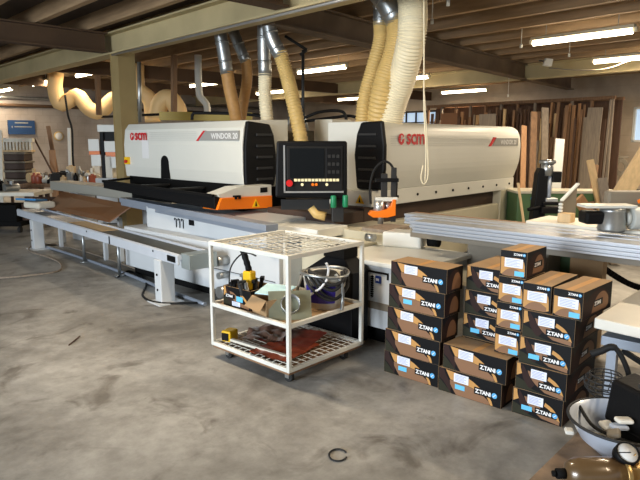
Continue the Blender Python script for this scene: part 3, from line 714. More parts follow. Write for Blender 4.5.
FACE_B = [
    (M_tan, [(.02, .98), (.09, .98)] + arc([(.09, .98), (.10, .8), (.13, .62)], 4)[1:] + [(.02, .5)]),
    (M_olive, [(.0, .45)] + arc([(.02, .45), (.18, .34), (.34, .12), (.6, .03)]) [1:] + [(.0, .03)]),
    (M_dbrn, arc([(.13, .98), (.2, .8), (.3, .5)]) + arc([(.4, .3), (.3, .12), (.17, .4), (.12, .7)])),
    (M_tan, arc([(.66, .74), (.8, .6), (.9, .4), (.96, .16)]) + [(.9, .12)] + arc([(.86, .32), (.75, .5), (.64, .6)], 6)),
    (M_brn, arc([(.24, .78), (.4, .72), (.56, .5), (.62, .3)]) + arc([(.95, .18), (.95, .03)], 3) + arc([(.6, .1), (.4, .34), (.28, .6)], 6)),
]
FACE_C = [
    (M_tan, [(.03, .1)] + arc([(.03, .74), (.3, .72), (.7, .74), (.9, .6), (.95, .1)], 12) + [(.8, .04), (.2, .04)]),
    (M_brn, arc([(.08, .1), (.3, .3), (.6, .34), (.86, .2)]) + [(.86, .05), (.1, .05)]),
]
SIDE = [
    (M_dbrn, arc([(.08, .12), (.1, .5), (.25, .82), (.6, .9), (.88, .6), (.92, .2)], 16) + [(.8, .06), (.2, .06)]),
    (M_brn, arc([(.3, .12), (.36, .45), (.5, .72), (.7, .76), (.86, .5), (.88, .2)], 16) + [(.8, .1)]),
    (M_dbrn, [(.02, .02), (.12, .02)] + arc([(.12, .02), (.16, .3), (.08, .7), (.02, .9)], 8)[1:]),
]
CM = [M_card, M_cblk, M_tan, M_brn, M_dbrn, M_olive]
def put_art(mb, shapes, org, xd, L, H):
    org = Vector(org); xd = Vector(xd); z = Vector((0, 0, 1)); n = xd.cross(z)
    mb.add([org + xd * .001 + z * .001 + n * .0006, org + xd * (L - .001) + z * .001 + n * .0006, org + xd * (L - .001) + z * (H - .001) + n * .0006, org + xd * .001 + z * (H - .001) + n * .0006], [(0, 1, 2, 3)], 1)
    for i, (mm, poly) in enumerate(shapes):
        k = n * (.0012 + .0003 * i); c = org
        pts = [org + xd * (min(.99, max(.01, u)) * L) + z * (min(.985, max(.02, v)) * H) + k for u, v in poly]
        mb.add(pts, [tuple(range(len(pts)))], CM.index(mm))
def wordmark(parent, org, xd, sz, emblem=True):
    org = Vector(org); X = Vector(xd); Z = Vector((0, 0, 1)); n = X.cross(Z)
    bg = MB(); Lw = sz * 4.0
    bg.add([org - X * sz * .25 - Z * sz * .3 + n * .0028, org + X * Lw - Z * sz * .3 + n * .0028, org + X * Lw + Z * sz * 1.0 + n * .0028, org - X * sz * .25 + Z * sz * 1.0 + n * .0028], [(0, 1, 2, 3)])
    b = bg.build('logo_panel', M_cblk, parent)
    place(text_mb('Z.TANI', sz, .92, .035 * sz), org + n * .0034, xd, Z).build('logo_lettering', M_textw, parent)
    if emblem:
        c = org + X * sz * 3.62 + Z * sz * .36; mb = MB()
        pts = [c + X * math.cos(R(a)) * sz * .5 + Z * math.sin(R(a)) * sz * .5 + n * .0036 for a in range(0, 360, 20)]
        mb.add(pts, [tuple(range(len(pts)))]); mb.build('logo_disc', M_emb, parent)
        mb = MB(); mb.bar(c - X * sz * .24 - Z * sz * .24 + n * .004, c + X * sz * .24 + Z * sz * .24 + n * .004, .0006, sz * .12)
        mb.build('logo_stroke', M_textw, parent)
def sticker(parent, org, xd, sx, sz, m, nm, lines=True):
    org = Vector(org); X = Vector(xd); Z = Vector((0, 0, 1)); n = X.cross(Z)
    q = lambda a, b, k: org + X * a + Z * b + n * k
    s_ = MB(); s_.add([q(0, 0, .0042), q(sx, 0, .0042), q(sx, sz, .0042), q(0, sz, .0042)], [(0, 1, 2, 3)]); so = s_.build(nm, m, parent)
    if lines:
        l = MB()
        for i in range(5):
            zz = sz * (.14 + .16 * i); wd = sx * (.7 if i % 2 else .85)
            l.add([q(sx * .08, zz, .0046), q(wd, zz, .0046), q(wd, zz + sz * .07, .0046), q(sx * .08, zz + sz * .07, .0046)], [(0, 1, 2, 3)])
        l.build('print_lines', M_labelp, so)
CH = .1655
def carton(kind, blue):
    """local frame: front face at x=0 looking to -x; reading direction is -y"""
    Ld, Dp = {'A': (.445, .205), 'B': (.305, .46), 'C': (.168, .42), 'D': (.168, .29)}[kind]
    e = empty('carton', (0, 0, 0)); g = MB(); H = CH - .002
    g.box(0, Dp, -Ld, 0, 0, H, 0)
    put_art(g, {'A': FACE_A, 'B': FACE_B, 'C': FACE_C, 'D': FACE_C}[kind], (0, 0, 0), (0, -1, 0), Ld, H)
    put_art(g, SIDE, (0, -Ld, 0), (1, 0, 0), Dp, H)
    g.build('carton_body', CM, e)
    X = (0, -1, 0)
    if kind == 'A':
        wordmark(e, (0, -.27, .062), X, .036)
        sticker(e, (0, -.115, .092), X, .105, .058, M_label, 'shipping_label')
        if blue: sticker(e, (0, -.125, .045), X, .07, .032, M_blue, 'blue_label', False)
    elif kind == 'B':
        wordmark(e, (0, -.15, .045), X, .031)
        sticker(e, (0, -.095, .088), X, .095, .056, M_label, 'shipping_label')
        if blue: sticker(e, (0, -.06, .04), X, .065, .03, M_blue, 'blue_label', False)
    else:
        wordmark(e, (0, -.085, .138), X, .018, True)
        sticker(e, (0, -.03, .062), X, .115, .056, M_label, 'shipping_label')
        if blue: sticker(e, (0, -.095, .012), X, .06, .03, M_blue, 'blue_label', False)
    if kind != 'A':
        wordmark(e, (Dp * .38, -Ld, .06), (1, 0, 0), .03, False)
    # top tape seam
    MB().box(.005, Dp - .005, -Ld * .5 - .02, -Ld * .5 + .02, H, H + .0005).build('packing_tape', M_tan, e)
    return e
protos = {}
GR = {'D': 'small end-on cartons in the narrow column', 'A': 'long cartons with shipping labels', 'B': 'deep cartons with shipping labels', 'C': 'small end-on cartons with shipping labels'}
def put_carton(kind, blue, x, y, z, rz, label):
    key = (kind, blue)
    if key not in protos: protos[key] = e = carton(kind, blue)
    else: e = copy_tree(protos[key])
    e.location = (x, y, z); e.rotation_euler.z = R(rz)
    tag(e, label, 'carton', GR[kind])
lev = ['bottom', 'second from bottom', 'middle', 'second from top', 'top']
for i in range(5):
    put_carton('A', i in (0, 3), 3.30 + (.004, -.003, .005, 0, .004)[i], 2.425 - .011 * i, CH * i, (1.2, .4, -.6, .8, .2)[i],
               'long black and tan carton, %s of the leftmost stack of five' % lev[i])
put_carton('A', True, 3.295, 1.965, 0, .6, 'long black and tan carton, lower of the low front pair, blue label')
put_carton('A', False, 3.30, 1.94, CH, -.5, 'long black and tan carton, upper of the low front pair')
for i in range(5):
    put_carton('B', i == 2, 3.525, 1.94 - .006 * i, CH * i, (.3, -.4, .5, -.3, .6)[i],
               'deep black carton, %s of the middle stack behind the low front pair' % lev[i])
lev4 = ['bottom', 'second from bottom', 'second from top', 'top']
for i in range(4):
    put_carton('D', True, 3.30 + .075, 1.62 - .004 * i, .002 + CH * (2 + i), (0, .8, -.8, .6)[i],
               'small end-on tan carton, %s of the narrow column above the low front pair' % lev4[i])
for i in range(4):
    put_carton('B', i in (0, 2), 3.315, 1.455 - .012 * i, CH * i, (.8, -.4, .9, .2)[i],
               'deep black carton with wide front, %s of the rightmost stack of four' % lev4[i])
put_carton('C', False, 3.32, 1.43, CH * 4, .5, 'small end-on tan carton on the rightmost stack, left of two')
put_carton('C', True, 3.31, 1.245, CH * 4, -3, 'small end-on tan carton on the rightmost stack, right of two')

# --- things on the cart ---------------------------------------------
SZ = .422
bx = empty('tool_carton', (2.70, 3.50, SZ), R(2), 'open black printed carton full of tools on the cart shelf', 'carton')
g = MB(); Lb, Db, Hb = .30, .26, .15
g.box(0, .006, -Lb, 0, 0, Hb, 0); g.box(Db - .006, Db, -Lb, 0, 0, Hb, 0); g.box(0, Db, -.006, 0, 0, Hb, 0); g.box(0, Db, -Lb, -Lb + .006, 0, Hb, 0); g.box(0, Db, -Lb, 0, 0, .006, 0)
put_art(g, FACE_B, (0, 0, 0), (0, -1, 0), Lb, Hb); put_art(g, SIDE, (0, -Lb, 0), (1, 0, 0), Db, Hb)
g.build('carton_body', CM, bx)
wordmark(bx, (0, -.03, .07), (0, -1, 0), .026, False); sticker(bx, (0, -.15, .05), (0, -1, 0), .07, .04, M_blue, 'blue_label', False); sticker(bx, (0, -.10, .01), (0, -1, 0), .09, .035, M_label, 'shipping_label')
hand = [M_black, M_black, M_bezel, M_steel]
for i in range(14):
    x = .04 + .045 * (i % 5) + random.uniform(-.01, .01); y = -.05 - .08 * (i // 5) + random.uniform(-.02, .02)
    a = Vector((x, y, .02)); b_ = a + Vector((random.uniform(-.05, .03), random.uniform(-.03, .03), .15 + random.uniform(0, .03)))
    mb = MB(); w0 = bx.matrix_basis
    mb.cyl(a, b_, .013, .016, n=10); mb.v = [Matrix.LocRotScale(bx.location, bx.rotation_euler, None) @ p for p in mb.v]
    if i % 3 == 0:
        c = Matrix.LocRotScale(bx.location, bx.rotation_euler, None) @ b_; mb.obox(c, .03, .06, .025, Matrix.Rotation(random.uniform(0, 3), 3, 'Z'))
    wo = Matrix.LocRotScale(bx.location, bx.rotation_euler, None) @ a
    mb.solo('hand_tool', hand[i % 4], 'dark tool handle standing in the open black carton', 'tool', wo, group='tool handles in the open carton')
dr = empty('power_tool', (2.84, 3.36, SZ + .02), R(10), 'yellow and black power tool standing upright in the open carton', 'tool')
MB().box(-.035, .035, -.04, .04, .1, .24).build('tool_body', M_yellow, dr, bev=.012)
MB().tube(catmull([(0, 0, .24), (-.01, .02, .32), (-.02, .05, .42)], 8), [.022 + .004 * (i % 2) for i in range(9)], 10).build('handle', M_black, dr)
MB().box(-.03, .03, -.03, .03, 0, .1).build('tool_foot', M_black, dr)
# loop of wire from tool
mb = MB(); mb.tube(catmull([(2.73, 3.47, .55), (2.74, 3.46, .70), (2.78, 3.40, .80), (2.83, 3.36, .82), (2.86, 3.30, .80)], 16), .006, 6)
mb.solo('bent_wire', M_bezel, 'thin bent wire arching above the open tool carton', 'wire', (2.73, 3.47, .55))
# cardboard box open
kb = empty('cardboard_box', (2.70, 3.17, SZ), R(-12), 'open plain brown cardboard box on the cart shelf', 'cardboard box')
g = MB(); g.box(0, .005, -.2, 0, 0, .13); g.box(.2, .205, -.2, 0, 0, .13); g.box(0, .2, -.005, 0, 0, .13); g.box(0, .2, -.205, -.2, 0, .13); g.box(0, .2, -.2, 0, 0, .005); g.build('box_body', M_card, kb)
MB().add([(0, 0, .13), (0, -.2, .13), (-.06, -.21, .06), (-.06, .01, .06), (.002, 0, .133), (.002, -.2, .133), (-.056, -.21, .063), (-.056, .01, .063)], [(3, 2, 1, 0), (4, 5, 6, 7), (0, 1, 5, 4), (1, 2, 6, 5), (2, 3, 7, 6), (3, 0, 4, 7)]).build('flap', M_card, kb)
mb = MB().obox((2.86, 3.09, .575), .20, .24, .006, Matrix.Rotation(R(20), 3, 'Z') @ Matrix.Rotation(R(-8), 3, 'Y'))
mb.solo('paper_sheet', M_bluepap, 'pale blue paper sheet lying over the cardboard box', 'paper', (2.84, 3.09, .56))
# ventilation fitting
vf = empty('vent_fitting', (2.80, 2.88, SZ), R(-40), 'metal duct collar fitting leaning on the cart shelf', 'duct fitting')
rot = Matrix.Rotation(R(-62), 3, 'X') @ Matrix.Rotation(R(0), 3, 'Y')
MB().obox((0.0, .0, .09), .30, .21, .004, Matrix.Rotation(R(62), 3, 'X')).build('flange', mat('dull_zinc', lin(140, 140, 118), .45, .5, var=.15, scale=10), vf)
rr = Matrix.Rotation(R(62), 3, 'X')
MB().lathe([(.068, 0), (.068, .07), (.062, .07), (.062, .0)], (0.0, 0, .09), rot=rr).build('collar', M_steel, vf)
# bucket
bk = empty('plastic_bucket', (3.205, 2.92, SZ), R(-47), 'white plastic bucket with purple label and rim on cart shelf', 'bucket')
MB().lathe([(0, 0), (.14, 0), (.16, .22), (.167, .225), (.167, .25), (.158, .25), (.15, .2), (.132, .01), (0, .01)], (0, 0, 0), 36).build('bucket_body', M_white2, bk)
mb = MB()
for k_ in range(9):
    a0 = R(-150 + k_ * 10); a1 = R(-150 + (k_ + 1) * 10)
    mb.add([(.148 * math.cos(a0), .148 * math.sin(a0), .05), (.148 * math.cos(a1), .148 * math.sin(a1), .05), (.1603 * math.cos(a1), .1603 * math.sin(a1), .18), (.1603 * math.cos(a0), .1603 * math.sin(a0), .18)], [(0, 1, 2, 3)])
mb.build('bucket_label', M_purple, bk)
def coil(p, r, m, label, n=40, w=8):
    mb = MB(); c = catmull(p, n); mb.tube(c, r, w); lo = min(c, key=lambda q: q.z)
    return mb.solo('coiled_hose', m, label, 'hose', (c[0].x, c[0].y, lo.z))
bc = Vector((3.205, 2.92, 0))
def bk_(ang, rad, z): a = R(ang - 47); rad += .014; return bc + Vector((math.cos(a) * rad, math.sin(a) * rad, z + SZ))
coil([bk_(a, .165, .255 + .008 * math.sin(R(a * 2))) for a in range(0, 361, 24)], .012, M_steel, 'grey hose ring coiled around the rim of the bucket')
coil([bk_(-150, .12, .28), bk_(-120, .15, .27), bk_(-100, .17, .2), bk_(-70, .175, .16), bk_(-40, .17, .22), bk_(-20, .14, .28)], .013, M_bezel, 'dark hose loop hanging over front of the bucket')
coil([bk_(-160, .14, .27), bk_(-130, .175, .2), bk_(-100, .18, .12), bk_(-70, .175, .09), bk_(-30, .175, .16), bk_(0, .15, .27)], .012, M_bezel, 'dark hose loop hanging low across the bucket front')
coil([bk_(-140, .14, .27), bk_(-120, .172, .23), bk_(-90, .178, .13), bk_(-60, .178, .10), bk_(-20, .17, .2), bk_(10, .14, .27)], .011, M_rubber, 'black cable loop sagging lowest over the bucket front')
coil([bk_(-120, .13, .28), bk_(-100, .17, .24), bk_(-75, .178, .20), bk_(-50, .176, .22), bk_(-35, .14, .28)], .013, M_bezel, 'short dark hose loop just below the bucket rim')
coil([bk_(-60, .14, .27), bk_(-50, .175, .2), bk_(-48, .18, .08), bk_(-55, .2, .012)], .013, M_steel, 'grey hose hanging straight down the right of the bucket')
coil([bk_(-170, .15, .27), bk_(-165, .2, .12), bk_(-150, .23, .03), bk_(-120, .24, .012)], .011, M_taupe, 'tan hose end drooping left of the bucket')
coil([bk_(-150, .17, .06), bk_(-125, .178, .12), bk_(-100, .182, .18), bk_(-85, .175, .245)], .009, M_textw, 'white strap crossing the bucket front diagonally', w=6)
coil([bk_(-80, .08, .22), bk_(-75, .09, .3), bk_(-85, .11, .35)], .009, M_textw, 'white and grey strap end sticking up out of the bucket')
mb = MB(); mb.lathe([(0, 0), (.10, 0), (.12, .02), (.09, .06), (0, .07)], (3.205, 2.92, SZ + .2), 20)
mb.solo('hose_bundle', M_bezel, 'dark bundled hoses filling the top of the bucket', 'hose', (3.205, 2.92, SZ + .2))
# bottom shelf contents
BZ = .138
def sheet(name, cx, cy, sx, sy, rz, z, m, label, amp=.015, cat='plastic sheet'):
    mb = MB(); N = 14; vs = []; rot = Matrix.Rotation(R(rz), 3, 'Z')
    for s_ in (0, .003):
        for i in range(N + 1):
            for j in range(N + 1):
                u = i / N - .5; v = j / N - .5
                h = amp * max(0, .9 + 1.3 * mnoise.noise(Vector((u * 5 + rz, v * 5, z * 40))))
                p = rot @ Vector((u * sx, v * sy, 0)); vs.append((cx + p.x, cy + p.y, z + h + s_))
    fs = []
    for s_ in (0, (N + 1) ** 2):
        for i in range(N):
            for j in range(N):
                a = s_ + i * (N + 1) + j; fs.append((a, a + 1, a + N + 2, a + N + 1))
    mb.add(vs, fs, smooth=True); return mb.solo(name, m, label, cat, (cx, cy, z))
sheet('plastic_sheet', 2.86, 3.0, .42, .34, 10, BZ + .002, M_redsheet, 'red brown plastic sheet on lower shelf front', .012)
sheet('plastic_sheet', 3.02, 3.08, .36, .42, 20, BZ + .035, mat('maroon_sheet', lin(122, 58, 46), .4, var=.15, scale=6), 'dark maroon sheet lying on the red brown one', .014)
sheet('plastic_bag', 2.90, 3.22, .34, .32, 30, BZ + .045, M_clear, 'cloudy brown plastic bag crumpled on the lower shelf', .03, 'plastic bag')
mb = MB().bar((2.70, 3.42, BZ + .02), (2.75, 2.86, BZ + .015), .03, .02)
mb.solo('white_strip', M_white2, 'white plastic strip lying on the lower cart shelf', 'strip', (2.72, 3.15, BZ), bev=.003)
yb = empty('yellow_tool', (2.72, 3.47, BZ), R(15), 'yellow block tool with black end on the lower shelf', 'tool')
MB().box(-.05, .06, -.045, .04, 0, .085).build('tool_case', M_yellow, yb, bev=.012); MB().box(-.056, -.045, -.03, .03, .012, .07).build('tool_end', M_black, yb)

# ================================================================== RIGHT FOREGROUND
wt_ = empty('work_table', (3.85, .45, 0), 0, 'low table covered in creased white paper at the right picture edge', 'table')
part(MB().prism([(3.36, 1.03, .62), (3.36, -.3, .58), (4.35, -.3, .58), (4.35, 1.03, .62)], (0, 0, .06)), 'paper_cover', M_paper, wt_, .006)
part(MB().box(3.40, 4.3, -.25, 1.0, .52, .575), 'table_frame', M_greyblue, wt_, .005)
for x, y in ((3.42, .92), (4.24, .92), (3.42, -.2), (4.24, -.2)): part(MB().box(x, x + .05, y, y + .05, 0, .52), 'leg', M_greyblue, wt_)
# wooden platform
pl = empty('wooden_platform', (2.6, .3, 0), 0, 'low scuffed wooden platform board in the bottom right corner', 'platform')
part(MB().box(1.9, 3.25, -.2, .87, .26, .30), 'top_board', mat('scuffed_ply', lin(122, 102, 82), .6, var=.35, scale=9, bump=.3), pl, .003)
for x in (2.0, 3.1): part(MB().box(x, x + .09, -.15, .8, 0, .26), 'bearer', M_wood3, pl)
# basin
q0 = atz(623, 420, .45)
bs = empty('enamel_basin', (q0.x, q0.y, .30), 0, 'pale enamel basin with dark rim holding rags', 'basin')
MB().lathe([(0, 0), (.10, 0), (.17, .06), (.215, .14), (.225, .15), (.215, .152), (.165, .07), (.095, .008), (0, .008)], (0, 0, 0), 40).build('bowl', M_enamel, bs)
mb = MB(); mb.tube([(.222 * math.cos(R(a)), .222 * math.sin(R(a)), .15) for a in range(0, 360, 10)], .007, 8, closed=True); mb.build('rim', M_bezel, bs)
for i in range(7):
    a = random.uniform(0, 6.28); r0 = random.uniform(.02, .11); c = Vector((q0.x + r0 * math.cos(a) - .03, q0.y + r0 * math.sin(a) + .03, .36 + .015 * i))
    mb = MB().obox(c, .07, .055, .022, Matrix.Rotation(a, 3, 'Z') @ Matrix.Rotation(random.uniform(-.5, .5), 3, 'X'))
    mb.solo('rag', [M_paper, M_enamel, M_taupe][i % 3], 'crumpled rag in the enamel basin', 'rag', (c.x, c.y, c.z - .03), group='crumpled rags in the basin', bev=.012)
# black machine (pump) with handle and wire basket
q1 = atz(634, 406, .52)
bp_ = empty('portable_pump', (q1.x + .12, q1.y, .30), R(-30), 'black portable pump case with curved grip handle', 'pump')
MB().prism([(-.10, -.13, .08), (.14, -.13, .08), (.14, -.13, .25), (.05, -.13, .29), (-.07, -.13, .27)], (0, .24, 0)).build('case', M_black, bp_, bev=.015)
MB().box(-.08, .12, -.1, .1, 0, .08).build('case_foot', M_blackm, bp_)
MB().box(-.07, .0, -.10, -.04, .29, .31).build('handle_socket', M_bezel, bp_)
a_ = Matrix.LocRotScale(bp_.location, bp_.rotation_euler, None).inverted()
hd = MB().tube([a_ @ p for p in catmull([at(631, 384, 2.78), at(626, 366, 2.78), at(618, 351, 2.8), at(611, 347, 2.82), at(601, 351, 2.84), at(591, 354, 2.86)], 24)], [.013] * 12 + [.018] * 13, 12).build('handle', M_rubber, bp_)
mb = MB(); mb.tube(catmull([at(578, 404, 2.6), at(592, 425, 2.45), at(612, 436, 2.4), at(640, 446, 2.35)], 16), .008, 8)
mb.solo('black_cable', M_rubber, 'black cable crossing over the enamel basin', 'cable', at(612, 436, 2.4))
# wire basket
q2 = atz(603, 393, .44)
wb = empty('wire_basket', (q2.x, q2.y, .42), 0, 'small rounded black wire basket beside the pump case', 'basket')
mb = MB()
for k_ in range(6):
    rad = .075 * math.sin(R(25 + 22 * k_)) ; zz = .0 + .022 * k_
    mb.tube([(.02 + (rad + .02) * math.cos(R(a)), (rad + .02) * math.sin(R(a)), zz) for a in range(0, 360, 20)], .0035, 5, closed=True)
for a in range(0, 360, 24):
    mb.tube([(.02 + (.075 * math.sin(R(25 + 22 * k_)) + .02) * math.cos(R(a)), (.075 * math.sin(R(25 + 22 * k_)) + .02) * math.sin(R(a)), .022 * k_) for k_ in range(6)], .0025, 5)
mb.build('basket_wires', M_bezel, wb)
# filter with gauge
q3 = atz(600, 470, .38)
fl = empty('air_filter', (q3.x, q3.y, .30), R(-47.2), 'amber filter bowl lying on the platform beside a round gauge', 'filter')
mb = MB(); mb.tube([(-.135, 0, .065), (-.125, 0, .065), (-.09, 0, .065), (.0, 0, .065), (.08, 0, .065)], [.02, .045, .062, .064, .064], 28); mb.build('filter_bowl', M_amber, fl)
MB().cyl((-.17, 0, .065), (-.135, 0, .065), .02, n=14).cyl((-.185, 0, .065), (-.17, 0, .065), .012).build('drain_knob', M_blackm, fl)
MB().cyl((.08, 0, .065), (.10, 0, .065), .07, n=28).box(.10, .22, -.04, .04, .02, .11).cyl((.16, 0, .02), (.16, 0, 0), .03).build('brass_body', M_brass, fl, bev=.004)
gz = Matrix.Rotation(R(38), 3, 'X')
ga = MB().lathe([(.015, -.06), (.015, -.035), (.042, -.035), (.046, -.03), (.046, .01), (.040, .012), (.040, .004), (0, .004)], (.10, .0, .15), 32, rot=gz).build('gauge_case', M_black, fl)
MB().lathe([(.038, .005), (.038, .007), (0, .007)], (.10, 0, .15), 32, rot=gz).build('gauge_dial', M_paleprint, ga)
c0 = Vector((.10, 0, .15)); nz_ = gz @ Vector((0, 0, .009))
MB().bar(c0 + nz_ + gz @ Vector((-.035, 0, 0)), c0 + nz_ + gz @ Vector((.012, 0, 0)), .004, .002).build('gauge_needle', M_blackm, ga)
MB().cyl((.14, 0, .10), (.12, 0, .15), .014).build('gauge_stem', M_brass, fl)
q4 = atz(569, 433, .30)
MB().obox((q4.x, q4.y, .31), .05, .04, .02, Matrix.Rotation(.5, 3, 'Z')).solo('paper_scrap', M_paper, 'small white paper scrap on the platform edge', 'scrap', (q4.x, q4.y, .30), bev=.008)
# braked black bar leaning on table edge
mb = MB().bar(at(622, 350, 3.6), at(650, 368, 3.5), .03, .03)
mb.solo('black_lever', M_rubber, 'short black lever leaning at table edge beside the pump', 'lever', at(640, 362, 3.55))

# ================================================================== HOSES
def hose(pts, r, pitch, m, label, ducts=None, amp=.07, n=20, name='ribbed_hose'):
    c = catmull(pts, 40); L = sum((c[i + 1] - c[i]).length for i in range(40)); N = max(20, int(L / pitch * 4))
    c = catmull(pts, N); rs = [r * (1 + amp * (1 if i % 4 in (0, 1) else -1)) for i in range(N + 1)]
    base = c[-1]; e = empty(name, base, 0, label, 'hose')
    mb = MB(); mb.tube(c, rs, n); mb.build('hose_body', m, e, world=True)
    if ducts:
        mb = MB(); d = catmull(ducts, 8); mb.tube(d, [r * 1.02] * 9, n); mb.tube([d[0] - (d[1] - d[0]) * .0, d[0] + (d[1] - d[0]) * .3], r * 1.12, n)
        for k_ in (3, 6): mb.tube([d[k_], d[k_] + (d[min(8, k_ + 1)] - d[k_]) * .3], r * 1.1, n)
        mb.build('steel_duct', M_steel, e, world=True)
    return e
hose([at(227, 72, 8.2), at(230, 90, 8.2), at(235, 112, 8.2), at(239, 135, 8.1)], .085, .05, M_hosetan, 'smooth tan hose dropping left of the others behind left hood', [at(218, 22, 8.2), at(223, 48, 8.2), at(227, 74, 8.2)], .015)
hose([at(246, 60, 8.6), at(247, 80, 8.6), at(243, 105, 8.6), at(238, 135, 8.5)], .075, .05, M_hosetan, 'second smooth tan hose, slightly behind the leftmost one', [at(233, 30, 8.6), at(240, 48, 8.6), at(246, 62, 8.6)], .015)
hose([at(265, 74, 7.6), at(265, 95, 7.6), at(267, 118, 7.6), at(272, 150, 7.6)], .08, .035, M_hosewht, 'whitish ribbed hose hanging straight behind the black left end cap', [at(264, 10, 7.6), at(264, 45, 7.6), at(265, 76, 7.6)], .06)
hose([at(280, 52, 7.4), at(288, 80, 7.4), at(294, 105, 7.3), at(303, 150, 7.2)], .085, .035, M_hoseyel, 'yellowed ribbed hose slanting down behind the control console', [at(266, 10, 7.4), at(272, 38, 7.4), at(281, 56, 7.4)], .06)
hose([at(381, 22, 6.9), at(381, 40, 6.9), at(373, 70, 6.9), at(365, 100, 6.9), at(362, 135, 7.0)], .085, .028, M_hoseyel, 'thinnest and leftmost of the three big ribbed hoses above right hood', [at(381, -10, 6.9), at(381, 10, 6.9), at(381, 26, 6.9)], .06)
hose([at(397, 16, 6.7), at(399, 35, 6.7), at(393, 62, 6.7), at(383, 90, 6.7), at(377, 135, 6.9)], .13, .03, M_hoseyel, 'middle of the three big ribbed hoses above the right hood', [at(377, -12, 6.75), at(388, 3, 6.7), at(397, 20, 6.7)], .06)
hose([at(411, -12, 6.4), at(413, 12, 6.4), at(411, 40, 6.4), at(403, 75, 6.6), at(393, 105, 6.75), at(388, 135, 6.8)], .145, .028, M_hosewht, 'largest pale ribbed hose, rightmost of the three above right hood', None, .06)
# far beige duct loops
hose([at(56, 72, 14), at(55, 88, 14), at(60, 104, 14), at(70, 100, 14), at(78, 96, 14), at(88, 108, 14), at(100, 112, 14), at(112, 100, 14), at(122, 96, 14)], .17, .4, M_duct, 'drooping beige duct left of the cream pillar', None, .01, name='flexible_duct')
hose([at(136, 64, 13.5), at(138, 88, 13.5), at(150, 100, 13.5), at(153, 122, 13.5)], .17, .4, M_duct, 'beige duct elbow just right of the cream pillar', None, .01, name='flexible_duct')
hose([at(157, 118, 13), at(160, 104, 13), at(168, 98, 13), at(176, 106, 13), at(180, 118, 13)], .19, .4, M_duct, 'beige humped duct behind the left hood top edge', None, .01, name='flexible_duct')
mb = MB(); mb.tube(catmull([at(198, 55, 12), at(199, 92, 12), at(203, 100, 12), at(207, 106, 12), at(207, 122, 12)], 10), .07, 12)
mb.solo('white_pipe', M_white, 'short white pipe elbow behind the left hood', 'pipe', at(207, 122, 12))
mb = MB(); mb.bar(at(97, 66, 13), at(99, 115, 13), .09, .09)
mb.solo('timber_hanger', M_wood2, 'brown timber hanging from the roof left of cream pillar', 'timber', at(99, 115, 13))
mb = MB(); mb.bar(at(174, 55, 12), at(174, 120, 12), .09, .09)
mb.solo('timber_hanger', M_wood2, 'brown timber upright in front of the humped beige duct', 'timber', at(174, 120, 12))
mb = MB(); mb.cyl(at(139, 62, 9.6), at(140, 122, 9.6), .03)
mb.solo('conduit_pipe', M_steel, 'steel conduit pipe on the right side of the cream pillar', 'pipe', at(140, 122, 9.6))
mb = MB(); mb.bar(at(100, 117, 14), at(190, 113, 12), .05, .05)
mb.solo('cable_tray', M_blackm, 'dark horizontal rail crossing behind the cream pillar', 'rail', at(140, 115, 13))
mb = MB(); mb.bar(at(160, 116, 11.5), at(252, 117, 11.5), .1, .16)
mb.solo('hoist_beam', M_yelbeam, 'yellow hoist beam behind the top of the left hood', 'beam', at(200, 118, 11.5))
mb = MB(); mb.tube(catmull([at(192, 120, 10), at(193, 114, 10), at(200, 113, 10), at(240, 114, 10), at(262, 117, 10), at(268, 125, 10)], 24), .025, 8)
mb.solo('black_cable', M_rubber, 'black cable looped along the top of the left hood', 'cable', at(192, 122, 10))
mb = MB(); mb.cyl(at(303, 50, 8), at(303, 140, 8), .02); mb.cyl(at(285, 36, 8), at(307, 50, 8), .02); mb.cyl(at(307, 50, 8), at(300, 55, 8), .02)
mb.solo('support_rod', M_bezel, 'black rod hanging from roof behind the control console', 'rod', at(303, 140, 8))
for pts, lb in (([at(304, 118, 8), at(320, 112, 8), at(340, 111, 8), at(346, 118, 8), at(347, 138, 8)], 'black cable arching above control console, larger loop'),
                ([at(300, 122, 8.1), at(330, 118, 8.1), at(350, 116, 8.1), at(362, 120, 8.1)], 'thin black cable running flat above control console')):
    mb = MB(); mb.tube(catmull(pts, 24), .02, 8); mb.solo('black_cable', M_rubber, lb, 'cable', pts[-1])
mb = MB(); c = at(333, 128, 9)
for a, b_ in (((302, 112), (290, 150)), ((300, 100), (310, 140)), ((292, 108), (284, 140))): mb.cyl(at(*a, 9), at(*b_, 9), .025)
mb.solo('steel_frame', M_steel, 'crossing steel struts behind the control console', 'frame', at(300, 150, 9))

